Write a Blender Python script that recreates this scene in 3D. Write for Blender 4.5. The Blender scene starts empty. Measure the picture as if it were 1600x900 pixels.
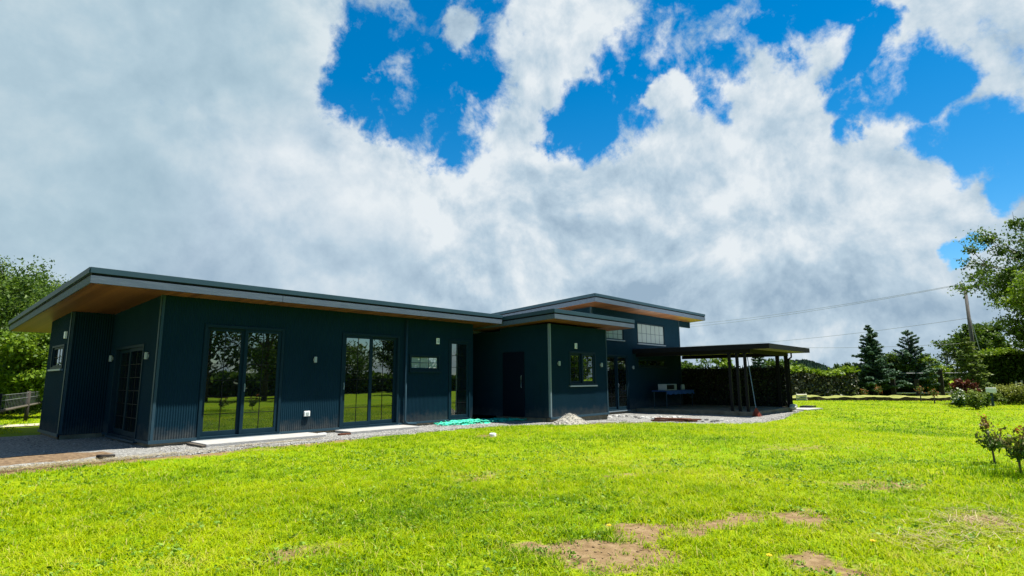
import bpy, math, random
import numpy as np
from mathutils import Vector, Matrix

sc = bpy.context.scene
COL = sc.collection
RS = np.random.RandomState(7)
random.seed(7)

# ------------------------------------------------------------------ camera
CAM = np.array([-3.682, -12.661, 1.152])
_p, _r, _y = math.radians(9.19766), math.radians(-.350633), math.radians(41.79167)
FWD = np.array([math.cos(_y)*math.cos(_p), math.sin(_y)*math.cos(_p), math.sin(_p)])
_rt = np.array([math.sin(_y), -math.cos(_y), 0.0]); _up = np.cross(_rt, FWD)
RGT = math.cos(_r)*_rt + math.sin(_r)*_up
UPV = -math.sin(_r)*_rt + math.cos(_r)*_up
cd = bpy.data.cameras.new('camera'); cam = bpy.data.objects.new('camera', cd); COL.objects.link(cam)
cd.sensor_width = 36; cd.lens = 882.953/1600*36; cd.clip_start = .05; cd.clip_end = 5000
cam.matrix_world = Matrix(((RGT[0], UPV[0], -FWD[0], CAM[0]), (RGT[1], UPV[1], -FWD[1], CAM[1]),
                           (RGT[2], UPV[2], -FWD[2], CAM[2]), (0, 0, 0, 1)))
sc.camera = cam

# ------------------------------------------------------------------ light
SUNV = Vector((.26, -.25, 1)).normalized()
EXPOSURE = 1.4
SKY_STRENGTH = .0505
SUN_STRENGTH = 5.0
sl = bpy.data.lights.new('sun', 'SUN'); sl.energy = SUN_STRENGTH; sl.angle = math.radians(.53); sl.color = (1, .955, .87)
so = bpy.data.objects.new('sun', sl); COL.objects.link(so)
so.rotation_euler = SUNV.to_track_quat('Z', 'Y').to_euler()
sc.view_settings.view_transform = 'Standard'; sc.view_settings.look = 'None'
sc.view_settings.exposure = EXPOSURE; sc.view_settings.gamma = 1
sc.view_settings.use_curve_mapping = False

# ------------------------------------------------------------------ world: clear sky with a broken deck of cumulus
world = bpy.data.worlds.new('World'); sc.world = world; world.use_nodes = True
wt = world.node_tree; wt.nodes.clear(); WN = wt.nodes; WL = wt.links
def wn(t, **k):
    n = WN.new(t)
    for a, b in k.items(): setattr(n, a, b)
    return n
def wmath(op, a, b=None, c=None, clamp=False):
    n = wn('ShaderNodeMath', operation=op); n.use_clamp = clamp
    for i, v in enumerate((a, b, c)):
        if v is None: continue
        if isinstance(v, (int, float)): n.inputs[i].default_value = v
        else: WL.new(v, n.inputs[i])
    return n.outputs[0]
sky = wn('ShaderNodeTexSky', sky_type='NISHITA'); sky.sun_disc = False
sky.sun_elevation = math.asin(SUNV.z); sky.sun_rotation = math.atan2(SUNV.x, SUNV.y)
sky.air_density = 1.0; sky.dust_density = .1; sky.ozone_density = 3.0; sky.altitude = 300
tc = wn('ShaderNodeTexCoord')
DIR = tc.outputs['Generated']
def wnoise(scale, detail, rough, vec=DIR, dist=0.0, off=(0, 0, 0)):
    m = wn('ShaderNodeMapping'); m.inputs['Location'].default_value = off
    WL.new(vec, m.inputs['Vector'])
    n = wn('ShaderNodeTexNoise'); n.inputs['Scale'].default_value = scale; n.inputs['Detail'].default_value = detail
    n.inputs['Roughness'].default_value = rough; n.inputs['Distortion'].default_value = dist
    WL.new(m.outputs[0], n.inputs['Vector']); return n
# warp the directions a little so the clouds' edges billow
wcol = wnoise(3.6, 7, .62)
sub = wn('ShaderNodeVectorMath', operation='SUBTRACT'); WL.new(wcol.outputs['Color'], sub.inputs[0]); sub.inputs[1].default_value = (.5, .5, .5)
scl = wn('ShaderNodeVectorMath', operation='SCALE'); WL.new(sub.outputs[0], scl.inputs[0]); scl.inputs['Scale'].default_value = .20
wadd = wn('ShaderNodeVectorMath', operation='ADD'); WL.new(DIR, wadd.inputs[0]); WL.new(scl.outputs[0], wadd.inputs[1])
wnrm = wn('ShaderNodeVectorMath', operation='NORMALIZE'); WL.new(wadd.outputs[0], wnrm.inputs[0])
WD = wnrm.outputs[0]
def sky_dir(px, py):
    d = FWD + RGT*(px-800)/882.953 - UPV*(py-450)/882.953
    return d/np.linalg.norm(d)
def blobs(lst, vec):
    """largest of many soft round patches of sky: 1 in a patch's middle, 0 on its rim, negative outside"""
    cur = None
    for px, py, rad in lst:
        d = sky_dir(px, py); ang = math.atan(rad/882.953/ (1+((px-800)**2+(py-450)**2)/882.953**2)**.5 )
        dot = wn('ShaderNodeVectorMath', operation='DOT_PRODUCT'); WL.new(vec, dot.inputs[0]); dot.inputs[1].default_value = tuple(d)
        k = 1/(1-math.cos(ang))
        v = wmath('MULTIPLY_ADD', dot.outputs['Value'], k, 1-k)
        cur = v if cur is None else wmath('MAXIMUM', cur, v)
    return wmath('MAXIMUM', cur, -3.0)
HOLES = [(q_[0], q_[1], q_[2]*.93) for q_ in [(660, 120, 105), (700, 50, 75), (715, 120, 62), (595, 105, 60), (722, 190, 58), (620, 60, 40), (665, 175, 70), (560, 150, 40), (610, 190, 40), (705, 215, 40),
         (1035, 95, 85), (940, 178, 58), (1085, 30, 90), (1130, 50, 60), (1080, 130, 60), (890, 200, 34), (1000, 165, 52), (1195, 25, 72), (1270, 15, 45), (1130, 95, 42),
         (1350, 60, 45), (1425, 135, 62), (1345, 150, 40), (1330, 100, 35), (1385, 40, 30), (1480, 120, 42), (1350, 10, 30),
         (1540, 205, 55), (1455, 215, 32), (1600, 190, 50), (1585, 285, 30), (1475, 225, 30), (1330, 205, 22), (1660, 240, 70),
         (1130, 165, 30), (1500, 395, 24), (1535, 375, 20), (1510, 418, 18)]]
hole = blobs(HOLES, WD)
SMALL = [(735, 45, 27), (1065, 165, 30), (1040, 158, 22), (1280, 75, 46), (1205, 105, 34)]
puff = blobs(SMALL, WD)
nA = wnoise(6.5, 10, .62, vec=DIR, dist=.35)
nB = wnoise(19, 8, .62, vec=DIR, dist=.2, off=(3, 1, 2))
nmix = wmath('ADD', wmath('MULTIPLY', wmath('SUBTRACT', nA.outputs['Fac'], .5), 4.6), wmath('MULTIPLY', wmath('SUBTRACT', nB.outputs['Fac'], .5), 4.2))
for dv_, an_ in (((.25, -.78, .6), 38), ((-.45, -.75, .5), 32), ((0, -.6, .8), 30), ((-.85, -.35, .42), 26)):  # unseen clear zones added behind the camera to cut ambient light on the walls
    dv_ = Vector(dv_).normalized(); dt = wn('ShaderNodeVectorMath', operation='DOT_PRODUCT'); WL.new(WD, dt.inputs[0]); dt.inputs[1].default_value = dv_
    kk = 1/(1-math.cos(math.radians(an_))); hole = wmath('MAXIMUM', hole, wmath('MULTIPLY_ADD', dt.outputs['Value'], kk, 1-kk))
holen = wmath('MINIMUM', wmath('MAXIMUM', hole, -2.0), .75)
cov = wmath('ADD', wmath('MULTIPLY', holen, -1.0), nmix)          # > 0 cloud
cov2 = wmath('ADD', wmath('MULTIPLY', puff, 1.0), nmix)
cov = wmath('MAXIMUM', cov, cov2)
mr = wn('ShaderNodeMapRange', interpolation_type='SMOOTHSTEP'); WL.new(cov, mr.inputs['Value'])
mr.inputs['From Min'].default_value = -.55; mr.inputs['From Max'].default_value = .95
MASK = mr.outputs[0]
# cloud shading: bright sunlit heads, grey bases, soft relief from two offset samples of the same noise
n1 = wnoise(5.2, 9, .58, dist=.15, off=(1.7, 4.2, .3))
so_ = (1.7-.012, 4.2+.012, .3-.030)
n2 = wnoise(5.2, 9, .58, dist=.15, off=so_)
relief = wmath('SUBTRACT', n1.outputs['Fac'], n2.outputs['Fac'])
BRIGHT = [(880, 60, 170), (1000, 215, 150), (700, 320, 190), (860, 260, 130), (1260, 110, 130), (1520, 60, 160), (480, 60, 90), (540, 110, 70), (1190, 260, 200), (960, 290, 130), (620, 270, 120), (1480, 410, 80), (1080, 320, 90), (1350, 300, 140), (760, 180, 60), (560, 340, 90), (450, 240, 90), (380, 190, 60), (560, 300, 80), (520, 40, 60)]
GREY = [(700, 460, 120), (960, 400, 130), (1090, 400, 90), (860, 420, 90), (1180, 390, 70), (400, 120, 80), (300, 470, 120), (1060, 300, 45), (840, 330, 40), (1240, 460, 90), (200, 330, 110), (1380, 520, 70), (330, 70, 140)]
DIMCYAN = [(60, 60, 330), (330, 20, 200), (80, 250, 220)]
bri = wmath('MAXIMUM', blobs(BRIGHT, WD), -.6); gry = wmath('MAXIMUM', blobs(GREY, WD), -.5)
fine = wmath('SUBTRACT', nB.outputs['Fac'], .5)
lum = wmath('ADD', wmath('MULTIPLY', bri, .17), wmath('MULTIPLY', gry, -.13))
CALM = [(150, 200, 420), (330, 420, 260), (60, 420, 300), (520, 400, 170)]
cm = wn('ShaderNodeMapRange', interpolation_type='SMOOTHSTEP'); WL.new(blobs(CALM, DIR), cm.inputs['Value']); cm.inputs['From Min'].default_value = -.3; cm.inputs['From Max'].default_value = .6; cm.inputs['To Min'].default_value = 1; cm.inputs['To Max'].default_value = .5
lum = wmath('ADD', lum, wmath('MULTIPLY', wmath('MULTIPLY', relief, 3.4), cm.outputs[0]))
lum = wmath('ADD', lum, wmath('MULTIPLY', wmath('MULTIPLY', wmath('SUBTRACT', n1.outputs['Fac'], .5), .9), cm.outputs[0]))
lum = wmath('ADD', lum, wmath('MULTIPLY', wmath('MULTIPLY', fine, .3), cm.outputs[0]))
lum = wmath('ADD', lum, .53, clamp=True)
cr = wn('ShaderNodeValToRGB'); WL.new(lum, cr.inputs['Fac'])
e = cr.color_ramp.elements; e[0].position = 0; e[0].color = (.32, .445, .57, 1); e[1].position = 1; e[1].color = (.80, .86, .90, 1)
k = e.new(.45); k.color = (.49, .62, .73, 1)
cy = wn('ShaderNodeMapRange'); WL.new(blobs(DIMCYAN, DIR), cy.inputs['Value']); cy.inputs['From Min'].default_value = -.3; cy.inputs['From Max'].default_value = .7; cy.inputs['To Max'].default_value = .38
cym = wn('ShaderNodeMixRGB', blend_type='MIX'); WL.new(cy.outputs[0], cym.inputs['Fac']); WL.new(cr.outputs[0], cym.inputs[1]); cym.inputs[2].default_value = (.37, .555, .625, 1)
# clouds away from the view get the same ramp; bring to the sky texture's scale
cscale = wn('ShaderNodeVectorMath', operation='SCALE'); WL.new(cym.outputs[0], cscale.inputs[0]); cscale.inputs['Scale'].default_value = 1/(2**EXPOSURE*SKY_STRENGTH)
hs = wn('ShaderNodeHueSaturation'); WL.new(sky.outputs[0], hs.inputs['Color']); hs.inputs['Hue'].default_value = .493; hs.inputs['Saturation'].default_value = 1.45; hs.inputs['Value'].default_value = 1.15
mx = wn('ShaderNodeMixRGB'); WL.new(MASK, mx.inputs['Fac']); WL.new(hs.outputs[0], mx.inputs[1]); WL.new(cscale.outputs[0], mx.inputs[2])
bg = wn('ShaderNodeBackground'); bg.inputs['Strength'].default_value = SKY_STRENGTH; WL.new(mx.outputs[0], bg.inputs['Color'])
wo = wn('ShaderNodeOutputWorld'); WL.new(bg.outputs[0], wo.inputs['Surface'])
world.cycles.sampling_method = 'MANUAL'; world.cycles.sample_map_resolution = 512

# ------------------------------------------------------------------ material helper
def mat(name, color, rough=.6, metal=0, spec=.5, var=None, vscale=6, vdet=5, bump=0, bscale=40, coords='Object', stretch=(1, 1, 1), ramp=None):
    m = bpy.data.materials.new(name); m.use_nodes = True; nt = m.node_tree; b = nt.nodes['Principled BSDF']
    b.inputs['Base Color'].default_value = (*color, 1); b.inputs['Roughness'].default_value = rough
    b.inputs['Metallic'].default_value = metal; b.inputs['Specular IOR Level'].default_value = spec
    t = nt.nodes.new('ShaderNodeTexCoord'); mp = nt.nodes.new('ShaderNodeMapping'); nt.links.new(t.outputs[coords], mp.inputs[0]); mp.inputs['Scale'].default_value = stretch
    if var is not None:
        n = nt.nodes.new('ShaderNodeTexNoise'); n.inputs['Scale'].default_value = vscale; n.inputs['Detail'].default_value = vdet; n.inputs['Roughness'].default_value = .65
        nt.links.new(mp.outputs[0], n.inputs['Vector'])
        r = nt.nodes.new('ShaderNodeValToRGB'); nt.links.new(n.outputs['Fac'], r.inputs[0])
        r.color_ramp.elements[0].position = .3; r.color_ramp.elements[1].position = .7
        r.color_ramp.elements[0].color = (*color, 1); r.color_ramp.elements[1].color = (*var, 1)
        nt.links.new(r.outputs[0], b.inputs['Base Color'])
    if bump:
        n = nt.nodes.new('ShaderNodeTexNoise'); n.inputs['Scale'].default_value = bscale; n.inputs['Detail'].default_value = 6
        nt.links.new(mp.outputs[0], n.inputs['Vector'])
        bp = nt.nodes.new('ShaderNodeBump'); bp.inputs['Strength'].default_value = bump; bp.inputs['Distance'].default_value = .02
        nt.links.new(n.outputs['Fac'], bp.inputs['Height']); nt.links.new(bp.outputs[0], b.inputs['Normal'])
    return m
def leafmat(name, cols, trans=.35, rough=.55, attr='rnd', spec=.25, big=None):
    """foliage: colour varies leaf by leaf, some light passes through"""
    m = bpy.data.materials.new(name); m.use_nodes = True; nt = m.node_tree; nt.nodes.clear()
    a = nt.nodes.new('ShaderNodeAttribute'); a.attribute_name = attr
    r = nt.nodes.new('ShaderNodeValToRGB'); nt.links.new(a.outputs['Fac'], r.inputs[0])
    el = r.color_ramp.elements
    el[0].color = (*cols[0], 1); el[0].position = 0; el[1].color = (*cols[-1], 1); el[1].position = 1
    for i, c in enumerate(cols[1:-1]): q = el.new((i+1)/(len(cols)-1)); q.color = (*c, 1)
    b = nt.nodes.new('ShaderNodeBsdfPrincipled'); b.inputs['Roughness'].default_value = rough; b.inputs['Specular IOR Level'].default_value = spec
    tr = nt.nodes.new('ShaderNodeBsdfTranslucent'); mx = nt.nodes.new('ShaderNodeMixShader'); mx.inputs[0].default_value = trans
    o = nt.nodes.new('ShaderNodeOutputMaterial')
    nt.links.new(r.outputs[0], b.inputs['Base Color']); nt.links.new(r.outputs[0], tr.inputs['Color'])
    nt.links.new(b.outputs[0], mx.inputs[1]); nt.links.new(tr.outputs[0], mx.inputs[2]); nt.links.new(mx.outputs[0], o.inputs[0])
    return m

M = {}
M['clad'] = mat('dark_cladding', (.0045, .019, .031), .6, 0, .03, var=(.0065, .025, .040), vscale=.8, vdet=8, bump=.15, bscale=90)
_m = M['clad']; _nt = _m.node_tree; _b = _nt.nodes['Principled BSDF']; _lk = _b.inputs['Base Color'].links[0].from_socket
_g = _nt.nodes.new('ShaderNodeNewGeometry'); _sp = _nt.nodes.new('ShaderNodeSeparateXYZ'); _nt.links.new(_g.outputs['Position'], _sp.inputs[0])
_n = _nt.nodes.new('ShaderNodeTexNoise'); _n.inputs['Scale'].default_value = 5; _n.inputs['Detail'].default_value = 8; _n.inputs['Roughness'].default_value = .7; _nt.links.new(_g.outputs['Position'], _n.inputs['Vector'])
_a = _nt.nodes.new('ShaderNodeMath'); _a.operation = 'MULTIPLY_ADD'; _nt.links.new(_n.outputs['Fac'], _a.inputs[0]); _a.inputs[1].default_value = -.7; _nt.links.new(_sp.outputs[2], _a.inputs[2])
_mr = _nt.nodes.new('ShaderNodeMapRange'); _nt.links.new(_a.outputs[0], _mr.inputs['Value']); _mr.inputs['From Min'].default_value = -.35; _mr.inputs['From Max'].default_value = -.05; _mr.inputs['To Min'].default_value = .35; _mr.inputs['To Max'].default_value = 0
_mx = _nt.nodes.new('ShaderNodeMixRGB'); _nt.links.new(_mr.outputs[0], _mx.inputs[0]); _nt.links.new(_lk, _mx.inputs[1]); _mx.inputs[2].default_value = (.12, .11, .09, 1); _nt.links.new(_mx.outputs[0], _b.inputs['Base Color'])
M['trim'] = mat('flashing_metal', (.018, .045, .064), .5, .0, .2, var=(.025, .055, .075), vscale=3)
M['fascia'] = mat('fascia_board', (.055, .078, .11), .65, 0, .12, var=(.085, .11, .145), vscale=5, stretch=(.4, 4, 4), bump=.2, bscale=30)
M['roof_metal'] = mat('roof_sheet', (.78, .79, .78), .5, .0, .4, var=(.72, .73, .73), vscale=2)
M['black'] = mat('black_paint', (.004, .005, .006), .6, 0, .15, var=(.007, .008, .009), vscale=8)
M['frame'] = mat('window_frame_dark', (.005, .019, .030), .5, 0, .08, var=(.0075, .024, .036), vscale=6)
M['frame_light'] = mat('sill_metal', (.16, .21, .24), .35, .2, .5)
M['concrete'] = mat('concrete', (.235, .23, .217), .85, 0, .2, var=(.31, .305, .29), vscale=7, bump=.5, bscale=60)
M['concrete_old'] = mat('slab_concrete', (.12, .10, .065), .9, 0, .1, var=(.24, .205, .145), vscale=4, bump=.6, bscale=30)
M['lamp_white'] = mat('lamp_housing', (.30, .34, .33), .4, 0, .5)
M['plastic_white'] = mat('white_plastic', (.75, .77, .76), .4, 0, .5)
M['wood_brown'] = mat('weathered_board', (.06, .022, .012), .8, 0, .1, var=(.12, .05, .028), vscale=9, stretch=(1, 6, 6), bump=.4)
M['wood_grey'] = mat('fence_wood', (.045, .038, .03), .85, 0, .2, var=(.10, .088, .07), vscale=5, stretch=(4, 4, .8), bump=.5)
M['wood_dark'] = mat('dark_post_wood', (.018, .016, .014), .85, 0, .2, var=(.035, .03, .025), vscale=5, bump=.4)
M['slat'] = mat('pale_slat', (.42, .40, .30), .75, 0, .2, var=(.5, .48, .38), vscale=5)
M['bark'] = mat('bark', (.05, .042, .033), .9, 0, .15, var=(.11, .095, .075), vscale=9, stretch=(3, 3, .6), bump=.8, bscale=18)
M['bark_pale'] = mat('pale_bark', (.20, .19, .16), .85, 0, .15, var=(.42, .41, .37), vscale=6, stretch=(2, 2, .8), bump=.6, bscale=14)
M['blue_cloth'] = mat('blue_cloth', (.02, .06, .19), .8, 0, .2, var=(.04, .10, .28), vscale=6)
M['green_net'] = mat('green_net', (.01, .33, .20), .5, 0, .4, var=(.03, .50, .33), vscale=14)
M['red_brush'] = mat('red_bristles', (.20, .03, .02), .8, 0, .2, var=(.32, .08, .04), vscale=18)
M['wire'] = mat('wire', (.16, .17, .18), .5, .3, .4)
M['pole'] = mat('pole_wood', (.085, .08, .078), .85, 0, .2, var=(.12, .115, .11), vscale=3)
M['room'] = mat('room_dark', (.02, .02, .02), .9)

# plank soffit: boards run across, warm varnished pine
def soffit_mat():
    m = mat('pine_boards', (.36, .17, .06), .45, 0, .4); nt = m.node_tree; b = nt.nodes['Principled BSDF']
    t = nt.nodes.new('ShaderNodeTexCoord'); sp = nt.nodes.new('ShaderNodeSeparateXYZ'); nt.links.new(t.outputs['Object'], sp.inputs[0])
    q = nt.nodes.new('ShaderNodeMath'); q.operation = 'DIVIDE'; q.inputs[1].default_value = .11; nt.links.new(sp.outputs[0], q.inputs[0])
    fl = nt.nodes.new('ShaderNodeMath'); fl.operation = 'FLOOR'; nt.links.new(q.outputs[0], fl.inputs[0])
    fr = nt.nodes.new('ShaderNodeMath'); fr.operation = 'FRACT'; nt.links.new(q.outputs[0], fr.inputs[0])
    w = nt.nodes.new('ShaderNodeTexWhiteNoise'); w.noise_dimensions = '1D'; nt.links.new(fl.outputs[0], w.inputs['W'])
    n = nt.nodes.new('ShaderNodeTexNoise'); mp = nt.nodes.new('ShaderNodeMapping'); mp.inputs['Scale'].default_value = (22, 2.5, 2); nt.links.new(t.outputs['Object'], mp.inputs[0]); nt.links.new(mp.outputs[0], n.inputs['Vector']); n.inputs['Detail'].default_value = 6
    a = nt.nodes.new('ShaderNodeMath'); a.operation = 'MULTIPLY_ADD'; nt.links.new(w.outputs[0], a.inputs[0]); a.inputs[1].default_value = .55
    nt.links.new(n.outputs['Fac'], a.inputs[2])
    r = nt.nodes.new('ShaderNodeValToRGB'); nt.links.new(a.outputs[0], r.inputs[0]); e = r.color_ramp.elements
    e[0].position = .35; e[0].color = (.075, .026, .006, 1); e[1].position = 1.0; e[1].color = (.22, .09, .026, 1)
    gv = nt.nodes.new('ShaderNodeMath'); gv.operation = 'LESS_THAN'; gv.inputs[1].default_value = .06; nt.links.new(fr.outputs[0], gv.inputs[0])
    mx = nt.nodes.new('ShaderNodeMixRGB'); nt.links.new(gv.outputs[0], mx.inputs[0]); nt.links.new(r.outputs[0], mx.inputs[1]); mx.inputs[2].default_value = (.10, .045, .018, 1)
    nt.links.new(mx.outputs[0], b.inputs['Base Color']); return m
M['soffit'] = soffit_mat()

def glassmat(name, tint, f0=.16, dif=(.004, .006, .006), rough=.012, wav=.004):
    """coated double glazing in front of an unlit room"""
    m = bpy.data.materials.new(name); m.use_nodes = True; nt = m.node_tree; nt.nodes.clear()
    d = nt.nodes.new('ShaderNodeBsdfDiffuse'); d.inputs[0].default_value = (*dif, 1)
    g = nt.nodes.new('ShaderNodeBsdfGlossy'); g.inputs['Color'].default_value = (*tint, 1); g.inputs['Roughness'].default_value = rough
    fz = nt.nodes.new('ShaderNodeFresnel'); fz.inputs['IOR'].default_value = (1+math.sqrt(f0))/(1-math.sqrt(f0))
    t = nt.nodes.new('ShaderNodeTexCoord'); n = nt.nodes.new('ShaderNodeTexNoise'); n.inputs['Scale'].default_value = 1.3; nt.links.new(t.outputs['Object'], n.inputs['Vector'])
    b = nt.nodes.new('ShaderNodeBump'); b.inputs['Strength'].default_value = .3; b.inputs['Distance'].default_value = wav; nt.links.new(n.outputs['Fac'], b.inputs['Height'])
    nt.links.new(b.outputs[0], g.inputs['Normal'])
    mx = nt.nodes.new('ShaderNodeMixShader'); o = nt.nodes.new('ShaderNodeOutputMaterial')
    nt.links.new(fz.outputs[0], mx.inputs[0]); nt.links.new(d.outputs[0], mx.inputs[1]); nt.links.new(g.outputs[0], mx.inputs[2]); nt.links.new(mx.outputs[0], o.inputs[0])
    return m
M['glass'] = glassmat('dark_glazing', (.9, 1, .93), .22)
M['glass_pale'] = glassmat('pale_glazing', (.95, 1, 1), .30, dif=(.30, .36, .35))

# ------------------------------------------------------------------ mesh builder
class MB:
    def __init__(s): s.v = []; s.f = []; s.m = []
    def add(s, vs, fs, mi=0):
        o = len(s.v); s.v += [tuple(float(c) for c in v) for v in vs]; s.f += [tuple(i+o for i in f) for f in fs]; s.m += [mi]*len(fs)
    def box(s, x0, x1, y0, y1, z0, z1, mi=0):
        s.add([(x0, y0, z0), (x1, y0, z0), (x1, y1, z0), (x0, y1, z0), (x0, y0, z1), (x1, y0, z1), (x1, y1, z1), (x0, y1, z1)],
              [(3, 2, 1, 0), (4, 5, 6, 7), (0, 1, 5, 4), (1, 2, 6, 5), (2, 3, 7, 6), (3, 0, 4, 7)], mi)
    def hexa(s, c8, mi=0):
        s.add(c8, [(3, 2, 1, 0), (4, 5, 6, 7), (0, 1, 5, 4), (1, 2, 6, 5), (2, 3, 7, 6), (3, 0, 4, 7)], mi)
    def quad(s, a, b, c, d, mi=0): s.add([a, b, c, d], [(0, 1, 2, 3)], mi)
    def tube(s, pts, rad, n=8, mi=0, cap=True):
        pts = [Vector(p) for p in pts]; rr = rad if isinstance(rad, (list, tuple)) else [rad]*len(pts)
        rings = []; ref = None
        for i, p in enumerate(pts):
            t = (pts[min(i+1, len(pts)-1)]-pts[max(i-1, 0)]).normalized()
            if ref is None: ref = Vector((0, 0, 1)) if abs(t.z) < .9 else Vector((1, 0, 0))
            u = t.cross(ref).normalized(); w = t.cross(u).normalized(); ref = -w if False else ref
            rings.append([p+(u*math.cos(2*math.pi*k/n)+w*math.sin(2*math.pi*k/n))*rr[i] for k in range(n)])
        vs = [v for r in rings for v in r]; fs = []
        for i in range(len(rings)-1):
            for k in range(n):
                a = i*n+k; b = i*n+(k+1) % n; fs.append((a, b, b+n, a+n))
        if cap: fs.append(tuple(range(n-1, -1, -1))); fs.append(tuple(range(len(vs)-n, len(vs))))
        s.add(vs, fs, mi)
    def build(s, name, mats, parent=None, bevel=0, smooth=False):
        me = bpy.data.meshes.new(name); me.from_pydata(s.v, [], s.f)
        for mm in (mats if isinstance(mats, (list, tuple)) else [mats]): me.materials.append(mm)
        me.polygons.foreach_set('material_index', s.m)
        if smooth: me.polygons.foreach_set('use_smooth', [True]*len(me.polygons))
        me.update()
        o = bpy.data.objects.new(name, me); COL.objects.link(o)
        if parent is not None:
            o.parent = parent; o.matrix_parent_inverse = Matrix.Translation(-Vector(parent.location))
        if bevel:
            bv = o.modifiers.new('bevel', 'BEVEL'); bv.width = bevel; bv.segments = 2; bv.limit_method = 'ANGLE'
        return o
def tag(o, label=None, cat=None, group=None, kind=None):
    if label: o['label'] = label
    if cat: o['category'] = cat
    if group: o['group'] = group
    if kind: o['kind'] = kind
    return o
def empty(name, loc, label=None, cat=None, group=None):
    o = bpy.data.objects.new(name, None); COL.objects.link(o); o.location = loc; o.empty_display_size = .1
    return tag(o, label, cat, group)
def bulk(name, V, F, rnd, m, parent=None, nper=None):
    """big mesh from numpy arrays (all faces with the same corner count) plus a per-face random value"""
    me = bpy.data.meshes.new(name); nv, nf, k = len(V), len(F), F.shape[1]
    me.vertices.add(nv); me.vertices.foreach_set('co', V.astype(np.float32).ravel())
    me.loops.add(nf*k); me.loops.foreach_set('vertex_index', F.astype(np.int32).ravel())
    me.polygons.add(nf); me.polygons.foreach_set('loop_start', np.arange(0, nf*k, k, dtype=np.int32)); me.polygons.foreach_set('loop_total', np.full(nf, k, np.int32))
    me.materials.append(m); me.update(calc_edges=True)
    at = me.attributes.new('rnd', 'FLOAT', 'FACE'); at.data.foreach_set('value', rnd.astype(np.float32))
    o = bpy.data.objects.new(name, me); COL.objects.link(o)
    if parent is not None:
        o.parent = parent; o.matrix_parent_inverse = Matrix.Translation(-Vector(parent.location))
    return o

# ------------------------------------------------------------------ terrain functions
def S(t): t = np.clip(t, 0, 1); return t*t*(3-2*t)
_perm = RS.rand(256, 256)
def vnoise(x, y):
    x = np.asarray(x, float); y = np.asarray(y, float)
    xi = np.floor(x).astype(int); yi = np.floor(y).astype(int); fx = S(x-xi); fy = S(y-yi)
    g = lambda i, j: _perm[i % 256, j % 256]
    return (g(xi, yi)*(1-fx)+g(xi+1, yi)*fx)*(1-fy)+(g(xi, yi+1)*(1-fx)+g(xi+1, yi+1)*fx)*fy
def fbm(x, y, o=4):
    s = 0; a = .5; t = 0
    for i in range(o): s = s+a*vnoise(x*2**i+17*i, y*2**i+31*i); t += a; a *= .5
    return s/t
def gz(x, y):
    x = np.asarray(x, float); y = np.asarray(y, float)
    base = -.12-.18*S((x-9)/8)
    rough = np.where((y < -1.5) | (x > 25) | (y > 9), 1.0, 0.0)
    return base+rough*(fbm(x*.35, y*.35, 3)-.5)*.05
def gp(px, py):
    d = FWD+RGT*(px-800)/882.953-UPV*(py-450)/882.953; z = -.2
    for _ in range(40):
        q = CAM+d*(z-CAM[2])/d[2]; z = .5*z+.5*float(gz(q[0], q[1]))
    return float(q[0]), float(q[1]), float(gz(q[0], q[1]))
EDGE = np.array([(-30, -1.6), (-6, -1.3), (-2.3, -1.3), (-1.1, -1.4), (.2, -1.75), (1.7, -1.6), (4.3, -1.58), (7.1, -1.6), (8.4, -1.9), (9.1, -2.4), (10.0, -2.86), (11.4, -3.1), (12.4, -3.6), (12.9, -4.4), (13.4, -5.4), (15., -6.2), (17.5, -6.3), (20, -5.8), (21.8, -5.5), (24.7, -5.2), (25.6, -4.2)])
def yedge(x):
    x = np.asarray(x, float)
    return np.interp(x, EDGE[:, 0], EDGE[:, 1])+(fbm(x*2.2, x*0+3, 3)-.5)*.35

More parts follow.
